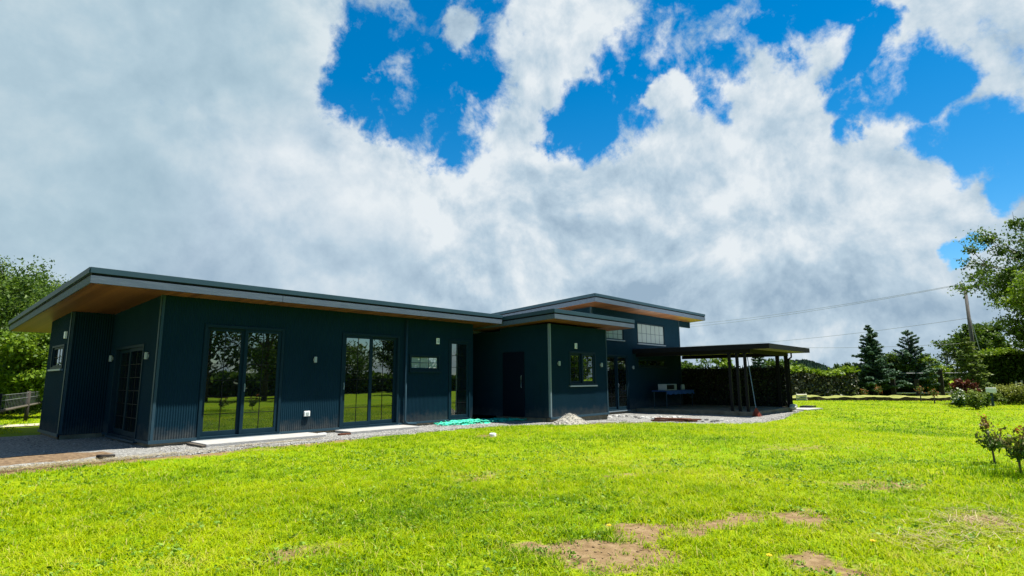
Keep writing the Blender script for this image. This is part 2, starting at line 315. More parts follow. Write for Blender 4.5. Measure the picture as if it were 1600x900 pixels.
# ------------------------------------------------------------------ lawn sheet
def ground_mat():
    m = mat('lawn_soil', (.1, .1, .1), .95, 0, .1); nt = m.node_tree; b = nt.nodes['Principled BSDF']; L = nt.links
    g = nt.nodes.new('ShaderNodeNewGeometry'); P = g.outputs['Position']
    def noi(s, d, r=.6, off=0):
        mp = nt.nodes.new('ShaderNodeMapping'); mp.inputs['Location'].default_value = (off, off, 0); L.new(P, mp.inputs[0])
        n = nt.nodes.new('ShaderNodeTexNoise'); n.inputs['Scale'].default_value = s; n.inputs['Detail'].default_value = d; n.inputs['Roughness'].default_value = r; L.new(mp.outputs[0], n.inputs['Vector']); return n.outputs['Fac']
    def ramp(f, *st):
        r = nt.nodes.new('ShaderNodeValToRGB'); L.new(f, r.inputs[0]); e = r.color_ramp.elements
        e[0].position, e[1].position = st[0][0], st[-1][0]; e[0].color = (*st[0][1], 1); e[1].color = (*st[-1][1], 1)
        for p, c in st[1:-1]: q = e.new(p); q.color = (*c, 1)
        return r.outputs[0]
    grass = ramp(noi(22, 8), (.3, (.04, .075, .0)), (.5, (.13, .19, .0)), (.7, (.21, .25, .004)))
    patch = ramp(noi(.55, 5), (.35, (.8, 1, .8)), (.65, (1.25, 1.12, 1.1)))
    mg = nt.nodes.new('ShaderNodeMixRGB'); mg.blend_type = 'MULTIPLY'; mg.inputs[0].default_value = 1; L.new(grass, mg.inputs[1]); L.new(patch, mg.inputs[2])
    soil = ramp(noi(9, 9), (.3, (.09, .056, .026)), (.5, (.16, .108, .054)), (.75, (.235, .17, .095)))
    at = nt.nodes.new('ShaderNodeAttribute'); at.attribute_name = 'bare'
    ns = nt.nodes.new('ShaderNodeMath'); ns.operation = 'ADD'; L.new(at.outputs['Fac'], ns.inputs[0])
    q = nt.nodes.new('ShaderNodeMath'); q.operation = 'MULTIPLY_ADD'; L.new(noi(7, 6, off=5), q.inputs[0]); q.inputs[1].default_value = .9; q.inputs[2].default_value = -.45; L.new(q.outputs[0], ns.inputs[1])
    st = ramp(ns.outputs[0], (.16, (0, 0, 0)), (.42, (1, 1, 1)))
    mx = nt.nodes.new('ShaderNodeMixRGB'); L.new(st, mx.inputs[0]); L.new(mg.outputs[0], mx.inputs[1]); L.new(soil, mx.inputs[2])
    L.new(mx.outputs[0], b.inputs['Base Color'])
    bp = nt.nodes.new('ShaderNodeBump'); bp.inputs['Strength'].default_value = .9; bp.inputs['Distance'].default_value = .03; L.new(noi(28, 8), bp.inputs['Height']); L.new(bp.outputs[0], b.inputs['Normal'])
    return m
# worn patches of the lawn (x, y, rx, ry, angle, amount)
BARE = [(.08, -10.12, .22, .42, .5, 1.0), (.75, -10.12, .24, .18, .3, .9), (1.5, -10.5, .5, .16, -.3, .8), (2.15, -11.0, .3, .22, -.2, .75), (.85, -11.45, .24, .22, .4, .85),
        (1.9, -7.1, .45, .22, .2, .5), (-1.45, -8.5, .3, .2, .1, .5), (-.2, -10.4, .2, .22, 0, .6), (4.5, -11.2, .6, .3, -.8, .42), (3.0, -12.2, .3, .2, 0, .5),
        (7.8, -9.5, 1.0, .4, -.6, .3), (5.93, -3.35, .28, .16, 0, .95), (-2.6, -1.6, 1.6, .25, 0, .9), (-.3, -1.65, 1.5, .22, -.1, .85), (2.6, -1.65, .9, .16, 0, .8), (3.2, -8.6, .4, .15, 0, .5), (11.3, -3.4, .9, .25, -.4, .8)]
def bare(x, y):
    s = np.zeros_like(np.asarray(x, float)); x = x+(fbm(x*4+3, y*4, 4)-.5)*.55; y = y+(fbm(x*4+13, y*4+7, 4)-.5)*.55
    for cx, cy, rx, ry, a, k in BARE:
        dx, dy = x-cx, y-cy; u = dx*math.cos(a)+dy*math.sin(a); w = -dx*math.sin(a)+dy*math.cos(a)
        s = np.maximum(s, k*np.clip(1.35-((u/rx)**2+(w/ry)**2)**.5*.75, 0, 1))
    return s
def grid_sheet(xs, ys, zf, name, m, attr=None):
    X, Y = np.meshgrid(xs, ys); Z = zf(X, Y); nx, ny = len(xs), len(ys)
    V = np.stack([X, Y, Z], -1).reshape(-1, 3); i = np.arange(ny-1)[:, None]*nx+np.arange(nx-1)[None]
    F = np.stack([i, i+1, i+1+nx, i+nx], -1).reshape(-1, 4)
    o = bulk(name, V, F, np.zeros(len(F)), m)
    if attr is not None:
        a = o.data.attributes.new('bare', 'FLOAT', 'POINT'); a.data.foreach_set('value', attr(V[:, 0], V[:, 1]).astype(np.float32))
    o.data.polygons.foreach_set('use_smooth', [True]*len(F))
    return o
xs = np.concatenate([[-3000, -900, -300, -120, -60, -35, -22], np.arange(-15, -6, .5), np.arange(-6, 6, .1), np.arange(6, 28, .25), np.arange(28, 70, 1.), [80, 100, 140, 200, 300, 600, 1200, 3000]])
ys = np.concatenate([[-3000, -900, -300, -120, -70, -45, -35, -28], np.arange(-22, -13, .5), np.arange(-13, -6, .1), np.arange(-6, 10, .25), np.arange(10, 40, 1.), [45, 60, 90, 140, 250, 600, 1200, 3000]])
tag(grid_sheet(xs, ys, gz, 'lawn_ground', ground_mat(), bare), kind='structure')

# gravel strip round the house
def gravel_mat():
    m = mat('gravel', (.3, .3, .28), .9, 0, .2); nt = m.node_tree; b = nt.nodes['Principled BSDF']; L = nt.links
    g = nt.nodes.new('ShaderNodeNewGeometry')
    v = nt.nodes.new('ShaderNodeTexVoronoi'); v.inputs['Scale'].default_value = 38; L.new(g.outputs['Position'], v.inputs['Vector'])
    r = nt.nodes.new('ShaderNodeValToRGB'); sp = nt.nodes.new('ShaderNodeSeparateColor'); L.new(v.outputs['Color'], sp.inputs[0]); L.new(sp.outputs[0], r.inputs[0])
    r.color_ramp.elements[0].color = (.07, .07, .066, 1); r.color_ramp.elements[1].color = (.27, .27, .255, 1)
    n = nt.nodes.new('ShaderNodeTexNoise'); n.inputs['Scale'].default_value = 1.7; n.inputs['Detail'].default_value = 7; L.new(g.outputs['Position'], n.inputs['Vector'])
    at = nt.nodes.new('ShaderNodeAttribute'); at.attribute_name = 'bare'
    s = nt.nodes.new('ShaderNodeMath'); s.operation = 'ADD'; L.new(n.outputs['Fac'], s.inputs[0]); L.new(at.outputs['Fac'], s.inputs[1])
    r2 = nt.nodes.new('ShaderNodeValToRGB'); L.new(s.outputs[0], r2.inputs[0]); r2.color_ramp.elements[0].position = .85; r2.color_ramp.elements[1].position = 1.05
    n3 = nt.nodes.new('ShaderNodeTexNoise'); n3.inputs['Scale'].default_value = 12; n3.inputs['Detail'].default_value = 8; L.new(g.outputs['Position'], n3.inputs['Vector'])
    r3 = nt.nodes.new('ShaderNodeValToRGB'); L.new(n3.outputs['Fac'], r3.inputs[0]); r3.color_ramp.elements[0].position = .3; r3.color_ramp.elements[1].position = .7
    r3.color_ramp.elements[0].color = (.06, .035, .018, 1); r3.color_ramp.elements[1].color = (.20, .14, .08, 1)
    mx = nt.nodes.new('ShaderNodeMixRGB'); L.new(r2.outputs[0], mx.inputs[0]); L.new(r.outputs[0], mx.inputs[1]); L.new(r3.outputs[0], mx.inputs[2]); L.new(mx.outputs[0], b.inputs['Base Color'])
    bp = nt.nodes.new('ShaderNodeBump'); bp.inputs['Strength'].default_value = 1; bp.inputs['Distance'].default_value = .02; L.new(v.outputs['Distance'], bp.inputs['Height']); bp.invert = True; L.new(bp.outputs[0], b.inputs['Normal'])
    return m
M['gravel'] = gravel_mat()
gx = np.arange(-7, 25.4, .1); tt = np.linspace(0, 1, 26)
ge = yedge(gx); gb = np.where(gx < 0.0, 5.2, np.where(gx < 9.9, .6, np.where(gx < 13.1, -1.5, 1.0)))
GX = np.repeat(gx[None], 26, 0); GY = ge[None]+(gb-ge)[None]*tt[:, None]
GZ = gz(GX, GY)+.006+.018*S((GY-ge[None])/.3)*1.0+(fbm(GX*3, GY*3, 3)-.5)*.03*S((GY-ge[None])/.3)
GZ = np.where(GY-ge[None] < .02, gz(GX, GY)-.01, GZ)
V = np.stack([GX, GY, GZ], -1).reshape(-1, 3); nx = len(gx); i = np.arange(25)[:, None]*nx+np.arange(nx-1)[None]
F = np.stack([i, i+1, i+1+nx, i+nx], -1).reshape(-1, 4)
go = bulk('gravel_path', V, F, np.zeros(len(F)), M['gravel']); tag(go, kind='structure')
def soilness(x, y):
    s = .42*S(1-(y-yedge(x))/.35)
    s = np.maximum(s, 1.0*S(1.4-(((x+1.9)/1.3)**2+((y+.35)/.65)**2)))         # churned dark soil at the left corner
    s = np.maximum(s, .7*S(1.4-(((x+4)/2.5)**2+((y-6)/3)**2)))
    return s
a = go.data.attributes.new('bare', 'FLOAT', 'POINT'); a.data.foreach_set('value', soilness(V[:, 0], V[:, 1]).astype(np.float32))

# loose stones on the strip: nobody could count them
def pebbles(n, px, py, pz, size, name, m):
    base = np.array([(0, 0, 1), (1, 0, 0), (0, 1, 0), (-1, 0, 0), (0, -1, 0), (0, 0, -1)], float)
    fb = np.array([(0, 1, 2), (0, 2, 3), (0, 3, 4), (0, 4, 1), (5, 2, 1), (5, 3, 2), (5, 4, 3), (5, 1, 4)])
    sc_ = size[:, None, None]*(.6+.8*RS.rand(n, 1, 3)); ang = RS.rand(n)*6.28
    v = base[None]*sc_*(.8+.4*RS.rand(n, 6, 1)); v[:, :, 2] *= .65
    c, s = np.cos(ang)[:, None], np.sin(ang)[:, None]
    X = v[:, :, 0]*c-v[:, :, 1]*s+px[:, None]; Y = v[:, :, 0]*s+v[:, :, 1]*c+py[:, None]; Z = v[:, :, 2]+pz[:, None]
    V = np.stack([X, Y, Z], -1).reshape(-1, 3); F = (fb[None]+6*np.arange(n)[:, None, None]).reshape(-1, 3)
    return bulk(name, V, F, np.repeat(RS.rand(n), 8), m)
M['stones'] = leafmat('stone_colours', [(.10, .095, .088), (.20, .195, .18), (.36, .355, .33)], trans=0, rough=.85)
n = 15000; px_ = RS.uniform(-3.5, 25, n); e_ = yedge(px_); b_ = np.where(px_ < .2, 5, np.where(px_ < 9.9, 0, np.where(px_ < 13.1, -2.05, -.0)))
py_ = e_+.04+(b_-e_)*RS.rand(n)**1.2; ok = soilness(px_, py_) < .5*RS.rand(n)+.25
ok &= ~((px_ > 18.5) & (px_ < 23.6) & (py_ > -5))
px_, py_ = px_[ok], py_[ok]; n = len(px_)
tag(pebbles(n, px_, py_, gz(px_, py_)+.022, RS.uniform(.008, .022, n), 'gravel_stones', M['stones']), 'loose grey gravel stones strewn along the house wall', 'gravel', kind='stuff')

# ------------------------------------------------------------------ the house
HOUSE = empty('house', (0, 0, -.12), 'long single-storey house with dark blue corrugated cladding, big overhanging roofs and a taller volume', 'house')
PITCH = .047; AMP = .009
def ribbed(mb, axis, c, a0, a1, z0, z1, out, holes=(), ztop=None):
    """a corrugated metal sheet on plane X=c or Y=c between a0 and a1, leaving the openings free; z1 may slope via ztop(a)"""
    n0 = int(math.floor(a0/PITCH*6)); n1 = int(math.ceil(a1/PITCH*6))
    prof = [1, 1, .5, 0, 0, .5]
    cuts = sorted({a0, a1}|{v for h in holes for v in h[:2] if a0 < v < a1}|{k*PITCH/6 for k in range(n0, n1+1) if a0 < k*PITCH/6 < a1})
    def off(a):
        u = (a/PITCH*6) % 6; i = int(u); f = u-i; return (prof[i % 6]*(1-f)+prof[(i+1) % 6]*f)*AMP
    for p, q in zip(cuts[:-1], cuts[1:]):
        if q-p < 1e-5: continue
        mid = (p+q)/2; segs = [(z0, None)]
        hs = sorted([(h[2], h[3]) for h in holes if h[0]-1e-6 <= mid <= h[1]+1e-6])
        zz = []; cur = z0
        for lo, hi in hs:
            if lo > cur+1e-4: zz.append((cur, lo))
            cur = max(cur, hi)
        zz.append((cur, None))
        for lo, hi in zz:
            t0 = hi if hi is not None else (ztop(p) if ztop else z1); t1 = hi if hi is not None else (ztop(q) if ztop else z1)
            if t0 <= lo: continue
            if axis == 'Y': vs = [(p, c+out*off(p), lo), (q, c+out*off(q), lo), (q, c+out*off(q), t1), (p, c+out*off(p), t0)]
            else: vs = [(c+out*off(p), p, lo), (c+out*off(q), q, lo), (c+out*off(q), q, t1), (c+out*off(p), p, t0)]
            mb.add(vs, [(0, 1, 2, 3)])
def roofz(y): return 2.885-.038*(y+.56)          # underside of the long roof
def tallz(y): return 4.075-.062*(y+.8)           # underside of the tall roof
# openings on the long facade (x0, x1, z0, z1)
D1 = (.83, 2.56, -.02, 2.34); D2 = (4.07, 5.84, -.02, 2.35); D3 = (7.64, 8.52, -.02, 2.35); SWN = (6.19, 7.29, 1.41, 1.86)
wall = MB(); ribbed(wall, 'Y', 0, 0, 8.64, 0, roofz(0)+.01, -1, (D1, D2, D3, SWN)); ribbed(wall, 'X', 8.64, 0, 1.6, 0, 2.8, 1); ribbed(wall, 'Y', 1.6, 8.64, 9.89, 0, 2.75, -1); ribbed(wall, 'X', 9.89, 0, 1.6, 0, 2.72, -1); wall.build('front_wall', M['clad'], HOUSE)
ED = (.80, 2.85, -.02, 1.93)
wall = MB(); ribbed(wall, 'X', 0, 0, 3.30, 0, 0, -1, (ED,), ztop=lambda a: roofz(a)+.01); wall.build('end_wall', M['clad'], HOUSE)
wall = MB(); ribbed(wall, 'Y', 3.30, -.82, 0, 0, roofz(3.3)+.01, -1); wall.build('recess_wall', M['clad'], HOUSE)
BW = (3.62, 4.92, 1.46, 2.02)
wall = MB(); ribbed(wall, 'X', -.82, 3.30, 5.45, 0, 0, -1, (BW,), ztop=lambda a: roofz(a)+.01); ribbed(wall, 'Y', 5.45, -.82, 0, 0, roofz(5.45), 1); wall.build('bay_wall', M['clad'], HOUSE)
wall = MB(); ribbed(wall, 'X', 0, 5.45, 7.5, 0, 0, -1, (), ztop=lambda a: roofz(a)+.01); ribbed(wall, 'Y', 7.5, 0, 23.04, 0, 2.5, 1); wall.build('rear_wall', M['clad'], HOUSE)
# entrance block
BWIN = (10.86, 12.34, .96, 2.03)
wall = MB(); ribbed(wall, 'Y', -2.04, 9.89, 13.04, 0, 2.83, -1, (BWIN,)); wall.build('block_front_wall', M['clad'], HOUSE)
EN = (-1.04, -.12, 0, 2.02)
wall = MB(); ribbed(wall, 'X', 9.89, -2.04, 0, 0, 2.83, -1, (EN,)); wall.build('block_side_wall', M['clad'], HOUSE)
wall = MB(); ribbed(wall, 'X', 13.04, -2.04, 0, -.1, 2.83, 1); wall.build('block_right_wall', M['clad'], HOUSE)
# tall volume
D4 = (16.2, 17.93, -.14, 2.17); TW1 = (16.05, 17.66, 2.78, 3.27); TW2 = (18.84, 21.42, 2.72, 3.64); CLR = (18.8, 21.45, 1.68, 2.02)
wall = MB(); ribbed(wall, 'Y', 0, 15.24, 23.04, 2.9, tallz(0)+.01, -1, (TW2, (16.05, 17.66, 2.9, 3.27))); ribbed(wall, 'Y', 0, 13.04, 23.04, -.14, 2.9, -1, (D4, (16.05, 17.66, 2.78, 2.9), (18.84, 21.42, 2.72, 2.9), CLR)); wall.build('tall_front_wall', M['clad'], HOUSE)
wall = MB(); ribbed(wall, 'X', 15.24, 0, 7, 2.6, 0, -1, (), ztop=lambda a: tallz(a)+.01); ribbed(wall, 'X', 23.04, 0, 7.5, -.3, 0, 1, (), ztop=lambda a: tallz(a)+.01); ribbed(wall, 'Y', 7, 15.24, 23.04, 2.4, tallz(7), 1); wall.build('tall_side_wall', M['clad'], HOUSE)
# dark rooms behind the glass so no light leaks through
core = MB(); core.box(.15, 8.5, .25, 7.3, -.1, 2.5); core.box(8.55, 12.9, 1.75, 7.2, -.1, 2.45); core.box(15.4, 22.9, .25, 6.9, -.1, 3.5); core.box(10.1, 12.85, -1.85, .2, -.1, 2.6); core.box(-.65, .1, 3.5, 5.3, -.1, 2.3); core.build('room_core', M['room'], HOUSE)
# foundation
fd = MB(); fd.box(.02, 8.6, .012, .2, -.3, -.002); fd.box(.012, .2, .02, 3.3, -.3, -.002); fd.box(-.80, .0, 3.32, 3.5, -.3, -.002); fd.box(-.80, -.6, 3.33, 5.4, -.3, -.003); fd.box(9.91, 13.02, -2.02, -1.85, -.4, -.002); fd.box(9.91, 10.1, -1.9, .2, -.4, -.003); fd.box(13.0, 23.0, .02, .2, -.6, -.142); fd.build('foundation', M['concrete_old'], HOUSE)
# base flashing and corner trims
for bx6 in ((-.03, .83, -.035, -.010, -.035, .03), (2.56, 4.07, -.035, -.010, -.035, .02), (5.84, 7.64, -.035, -.010, -.035, .02), (-.035, -.010, -.009, .78, -.03, .018), (-.035, -.010, 2.87, 3.28, -.03, .018),
            (-.855, -.83, 3.28, 5.45, -.03, .03), (9.86, 13.07, -2.075, -2.05, -.03, .035)):
    tr = MB(); tr.box(*bx6); tr.build('base_flashing', M['trim'], HOUSE)
def corner(x, y, z0, z1, sx, sy, m=None):
    t = MB(); t.box(min(x, x+sx*.05), max(x, x+sx*.05), y-sy*.018, y-sy*.011, z0, z1); t.box(x-sx*.018, x-sx*.011, min(y-sy*.018, y+sy*.05), max(y-sy*.018, y+sy*.05), z0, z1)
    t.build('corner_trim', m or M['trim'], HOUSE)
corner(-.002, -.002, .03, roofz(0), 1, 1); corner(9.888, -2.042, .035, 2.83, 1, 1, M['frame_light']); corner(13.042, -2.042, .035, 2.83, -1, 1); corner(15.238, -.002, 2.9, tallz(0), 1, 1); corner(23.042, -.002, -.1, tallz(0), -1, 1); corner(-.822, 3.298, .03, roofz(3.3), 1, 1)

# roofs: pine soffit, boarded fascia, dark shadow gap and a metal lip
def roof(name, x0, x1, y0, y1, zf, fh=.135, gap=.045, lip=.105, side_m='clad', wl=1, wr=1, soffit='soffit', dark_end=False, front='fascia', lipm='trim'):
    r = MB()
    def slab(xa, xb, ya, yb, lo, hi): r.hexa([(xa, ya, zf(ya)+lo), (xb, ya, zf(ya)+lo), (xb, yb, zf(yb)+lo), (xa, yb, zf(yb)+lo), (xa, ya, zf(ya)+hi), (xb, ya, zf(ya)+hi), (xb, yb, zf(yb)+hi), (xa, yb, zf(yb)+hi)])
    tot = fh+gap+lip
    slab(x0+.03, x1-.03, y0+.03, y1-.03, .02, tot-.01)
    ro = r.build(name, M['roof_metal'], HOUSE)
    def piece(nm, xa, xb, ya, yb, lo, hi, m, bev=0):
        b = MB(); b.hexa([(xa, ya, zf(ya)+lo), (xb, ya, zf(ya)+lo), (xb, yb, zf(yb)+lo), (xa, yb, zf(yb)+lo), (xa, ya, zf(ya)+hi), (xb, ya, zf(ya)+hi), (xb, yb, zf(yb)+hi), (xa, yb, zf(yb)+hi)])
        o = b.build(nm, m, None, bevel=bev); o.parent = ro; o.matrix_parent_inverse = Matrix.Identity(4); o.location = Vector((0, 0, 0)); o.matrix_parent_inverse = (Matrix.Translation(Vector(HOUSE.location)) @ ro.matrix_parent_inverse).inverted(); return o
    piece('soffit', x0+.035, x1-.035, y0+.035, y1-.035, .004, .018, M[soffit])
    f = .022
    piece('fascia', x0, x1, y0, y0+f, 0, fh, M[front], .002)
    piece('fascia', x0, x1, y1-f, y1, 0, fh, M['fascia'], .002)
    piece('fascia', x0, x0+f, y0+f+.002, y1-f-.002, 0, fh, M[front if front != 'fascia' else 'fascia'], .002)
    piece('fascia', x1-f, x1, y0+f+.002, y1-f-.002, 0, fh, M['fascia'], .002)
    g = MB()
    for (xa, xb, ya, yb) in ((x0+.02, x1-.02, y0+.02, y0+.028), (x0+.02, x0+.028, y0+.03, y1-.03), (x1-.028, x1-.02, y0+.03, y1-.03)):
        g.hexa([(xa, ya, zf(ya)+fh-.01), (xb, ya, zf(ya)+fh-.01), (xb, yb, zf(yb)+fh-.01), (xa, yb, zf(yb)+fh-.01), (xa, ya, zf(ya)+fh+gap+.01), (xb, ya, zf(ya)+fh+gap+.01), (xb, yb, zf(yb)+fh+gap+.01), (xa, yb, zf(yb)+fh+gap+.01)])
    go_ = g.build('shadow_gap', M['black'], None); go_.parent = ro; go_.matrix_parent_inverse = (Matrix.Translation(Vector(HOUSE.location)) @ ro.matrix_parent_inverse).inverted()
    piece('roof_lip', x0-.012, x1+.012, y0-.010, y0+.01, fh+gap, tot, M[lipm], .004)
    piece('roof_lip', x0-.03, x0+.01, y0+.012, y1+.02, fh+gap, tot, M[lipm], .004)
    piece('roof_lip', x1-.01, x1+.03, y0+.012, y1+.02, fh+gap, tot, M[lipm], .004)
    return ro
roof('long_roof', -1.32, 9.38, -.56, 8.15, roofz)
roof('block_roof', 9.44, 14.05, -2.6, .97, lambda y: 2.915-.04*(y+2.6), fh=.135, gap=.04, lip=.115)
roof('middle_roof', 9.44, 15.1, 1.0, 8.0, lambda y: 2.70-.03*(y-1), fh=.12)
roof('tall_roof', 14.36, 24.44, -.8, 7.9, tallz, fh=.165, gap=.045, lip=.11)
for jx, jy, zf_, fh_ in ((2.2, -.56, roofz, .135), (17.6, -.8, tallz, .165)):
    j_ = MB(); j_.box(jx-.004, jx+.004, jy-.002, jy+.001, zf_(jy)+.002, zf_(jy)+fh_-.002); j_.build('fascia_joint', M['black'], HOUSE)
bm_ = MB(); bm_.box(23.06, 24.36, .0, .09, 3.73, tallz(0)+.0); bm_.build('roof_beam', M['clad'], HOUSE, bevel=.004)

# ------------------------------------------------------------------ doors and windows
def sub(o, name, mb, m, bevel=0):
    c = mb.build(name, m, None, bevel=bevel); c.parent = o; c.matrix_parent_inverse = Matrix.Translation(-Vector(HOUSE.location)) if False else Matrix.Identity(4)
    c.matrix_parent_inverse = (Matrix.Translation(Vector(HOUSE.location)) @ o.matrix_parent_inverse).inverted(); return c
def P3(axis, c, out):
    """turns (along, depth-outwards, z) into world box arguments"""
    def bx(mb, a0, a1, d0, d1, z0, z1):
        e0, e1 = sorted((c+out*d0, c+out*d1))
        if axis == 'Y': mb.box(a0, a1, e0, e1, z0, z1)
        else: mb.box(e0, e1, a0, a1, z0, z1)
    return bx
def unit(name, axis, c, out, rect, panes, cols, rows, glass='glass', fw=.06, sw=.07, sill='frame_light', front=None, handle=False, door=True, sashes=True, barm='black'):
    """frame + sashes; every sash holds its pane, the grid of bars sits just inside the glass face"""
    a0, a1, z0, z1 = rect; bx = P3(axis, c, out)
    f = MB(); bx(f, a0, a0+fw, -.12, .03, z0, z1); bx(f, a1-fw, a1, -.12, .03, z0, z1); bx(f, a0+fw, a1-fw, -.12, .03, z1-fw, z1); bx(f, a0+fw, a1-fw, -.12, .03, z0, z0+(.05 if door else fw))
    fo = f.build(name, M['frame'], HOUSE, bevel=.004)
    s = MB(); bx(s, a0-.02, a1+.02, -.06, .065, z0-.045, z0-.004); sub(fo, 'sill', s, M[sill], .003)
    ia0, ia1, iz0, iz1 = a0+fw, a1-fw, z0+(.05 if door else fw), z1-fw
    wid = (ia1-ia0)/panes
    for k in range(panes):
        p0, p1 = ia0+k*wid, ia0+(k+1)*wid; fr = (k == front) if front is not None else True
        dd = 0 if fr else -.055
        if panes > 1:
            if k > 0: p0 -= .02*(1 if fr else 0)
            if k < panes-1: p1 += .02*(1 if fr else 0)
        b = MB(); g = MB(); q = MB(); q0, q1 = p0+.002, p1-.002
        w_ = sw if sashes else .004
        bx(b, q0, q0+w_, dd-.045, dd, iz0+.002, iz1-.002); bx(b, q1-w_, q1, dd-.045, dd, iz0+.002, iz1-.002); bx(b, q0+w_, q1-w_, dd-.045, dd, iz1-w_, iz1-.002); bx(b, q0+w_, q1-w_, dd-.045, dd, iz0+.002, iz0+w_+(.03 if door else 0))
        bo = sub(fo, 'sash', b, M['frame'], .003)
        g0, g1, h0, h1 = q0+w_, q1-w_, iz0+w_+(.03 if door else 0), iz1-w_
        bx(g, g0, g1, dd-.03, dd-.022, h0, h1); sub(fo, 'glass_pane', g, M[glass])
        t = .0065
        for i in range(1, cols): x = g0+(g1-g0)*i/cols; bx(q, x-t, x+t, dd-.0215, dd-.014, h0, h1)
        for j in range(1, rows):
            z = h0+(h1-h0)*j/rows
            for i in range(cols):
                xa = g0+(g1-g0)*i/cols+(t if i else 0); xb = g0+(g1-g0)*(i+1)/cols-(t if i < cols-1 else 0); bx(q, xa, xb, dd-.0215, dd-.014, z-t, z+t)
        sub(fo, 'glazing_bars', q, M[barm])
    if handle:
        h = MB(); ah = ia0+wid*(front if front is not None else 0)+(.0); bx(h, ah+.02, ah+.045, .006, .02, z0+.95, z0+1.12); bx(h, ah+.024, ah+.041, .02, .04, z0+1.0, z0+1.07); sub(fo, 'handle', h, M['frame_light'], .003)
    return fo
unit('sliding_door', 'Y', -.0, -1, D1, 2, 2, 6, front=1, handle=True)
unit('sliding_door', 'Y', -.0, -1, D2, 2, 2, 6, front=0, handle=True)
unit('glazed_door', 'Y', -.0, -1, D3, 1, 2, 6)
unit('strip_window', 'Y', -.0, -1, SWN, 1, 3, 2, glass='glass_pale', fw=.045, sw=.035, door=False, sill='frame', barm='frame')
unit('end_sliding_door', 'X', 0, -1, ED, 2, 2, 6, front=0, sill='trim')
unit('bay_window', 'X', -.82, -1, BW, 1, 4, 2, fw=.05, sw=.04, door=False, glass='glass')
unit('sash_window', 'Y', -2.04, -1, BWIN, 2, 2, 4, front=1, door=False)
unit('french_door', 'Y', 0, -1, D4, 2, 2, 5, front=1, handle=True)
unit('upper_window', 'Y', 0, -1, TW1, 1, 4, 2, glass='glass_pale', fw=.02, sw=.03, door=False, barm='frame')
unit('upper_window', 'Y', 0, -1, TW2, 1, 6, 2, glass='glass_pale', fw=.02, sw=.03, door=False, barm='frame')
unit('clerestory_window', 'Y', 0, -1, CLR, 3, 1, 1, fw=.02, sw=.05, door=False, sill='frame', glass='glass')
# entry door leaf in the block's side
ed = MB(); ed.box(9.86, 9.91, -1.03, -.13, .01, 2.01); M['entry'] = mat('entry_door_paint', (.003, .006, .014), .5, 0, .1)
eo = ed.build('entry_door', M['entry'], HOUSE, bevel=.004)
h = MB(); h.tube([(9.84, -.95, .9), (9.815, -.95, .92), (9.815, -.95, 1.25), (9.84, -.95, 1.27)], .012, 6); sub(eo, 'handle', h, M['frame_light'])

# downpipe between door and small window
dp = MB(); dp.tube([(6.03, -.07, 2.8), (6.03, -.07, .10), (6.05, -.075, .03), (6.12, -.08, -.01), (6.40, -.09, -.03)], .032, 10); dpo = dp.build('downpipe', M['trim'], HOUSE, smooth=True)
# wall lamps, outlet and vents
def lamp(axis, c, a, z, out):
    bx = P3(axis, c, out); b = MB(); bx(b, a-.03, a+.03, .011, .028, z-.03, z+.03)
    b2 = MB()
    if axis == 'Y': b2.tube([(a, c+out*.06, z-.07), (a, c+out*.06, z-.066), (a, c+out*.06, z+.066), (a, c+out*.06, z+.07)], [.03, .036, .036, .03], 16)
    else: b2.tube([(c+out*.05, a, z-.07), (c+out*.05, a, z-.066), (c+out*.05, a, z+.066), (c+out*.05, a, z+.07)], [.03, .036, .036, .03], 16)
    o = b.build('wall_lamp', M['lamp_white'], HOUSE); c2 = sub(o, 'lamp_shade', b2, M['lamp_white'])
for a in (('Y', 0, 3.34, 1.65, -1), ('Y', -2.04, 10.29, 1.63, -1), ('Y', -2.04, 12.65, 1.62, -1), ('Y', 0, 18.3, 1.64, -1), ('X', 0, .50, 1.67, -1), ('X', 0, 3.1, 1.69, -1)): lamp(*a)
def vent(a, c, z, w=.11, h=.17):
    b = MB(); b.box(a-w/2, a+w/2, c-.05, c-.011, z-h/2, z+h/2); o = b.build('wall_vent', M['plastic_white'], HOUSE, bevel=.008)
    s = MB()
    for k in range(3): s.box(a-w/2+.02, a+w/2-.02, c-.056, c-.051, z-h/2+.03+k*.04, z-h/2+.045+k*.04)
    sub(o, 'louvre', s, M['trim'])
vent(7.19, 0, 2.27); vent(11.22, -2.04, 2.20); vent(-.0+.0, 0, -5) if False else None
b = MB(); b.box(-.88, -.831, 3.52, 3.63, 2.14, 2.30); b.build('wall_vent', M['plastic_white'], HOUSE, bevel=.008)
b = MB(); b.box(3.13, 3.27, -.06, -.011, .33, .45); o = b.build('power_outlet', M['plastic_white'], HOUSE, bevel=.01)
s = MB(); s.box(3.165, 3.235, -.066, -.061, .36, .42); sub(o, 'cover', s, M['lamp_white'])

# ------------------------------------------------------------------ doorsteps and bits on the strip
def slab_block(name, x0, x1, y0, y1, z0, z1, m, label, cat, bev=.012):
    b = MB(); b.box(x0, x1, y0, y1, z0, z1); o = b.build(name, m, None, bevel=bev); tag(o, label, cat); return o
slab_block('doorstep', .72, 3.25, -.85, -.04, -.16, -.035, M['concrete'], 'long pale concrete doorstep under the wide sliding door nearest the end of the house', 'doorstep')
slab_block('doorstep', 3.95, 6.0, -.72, -.04, -.16, -.035, M['concrete'], 'pale concrete doorstep under the second sliding door beside the downpipe', 'doorstep')
slab_block('timber_offcut', .62, .70, -.9, -.12, -.12, -.05, M['wood_grey'], 'short grey timber lying against the end of the long concrete doorstep', 'timber', .005)
slab_block('timber_offcut', 3.62, 3.92, -.80, -.70, -.12, -.06, M['wood_brown'], 'dark timber offcut at the near end of the second doorstep', 'timber', .005)
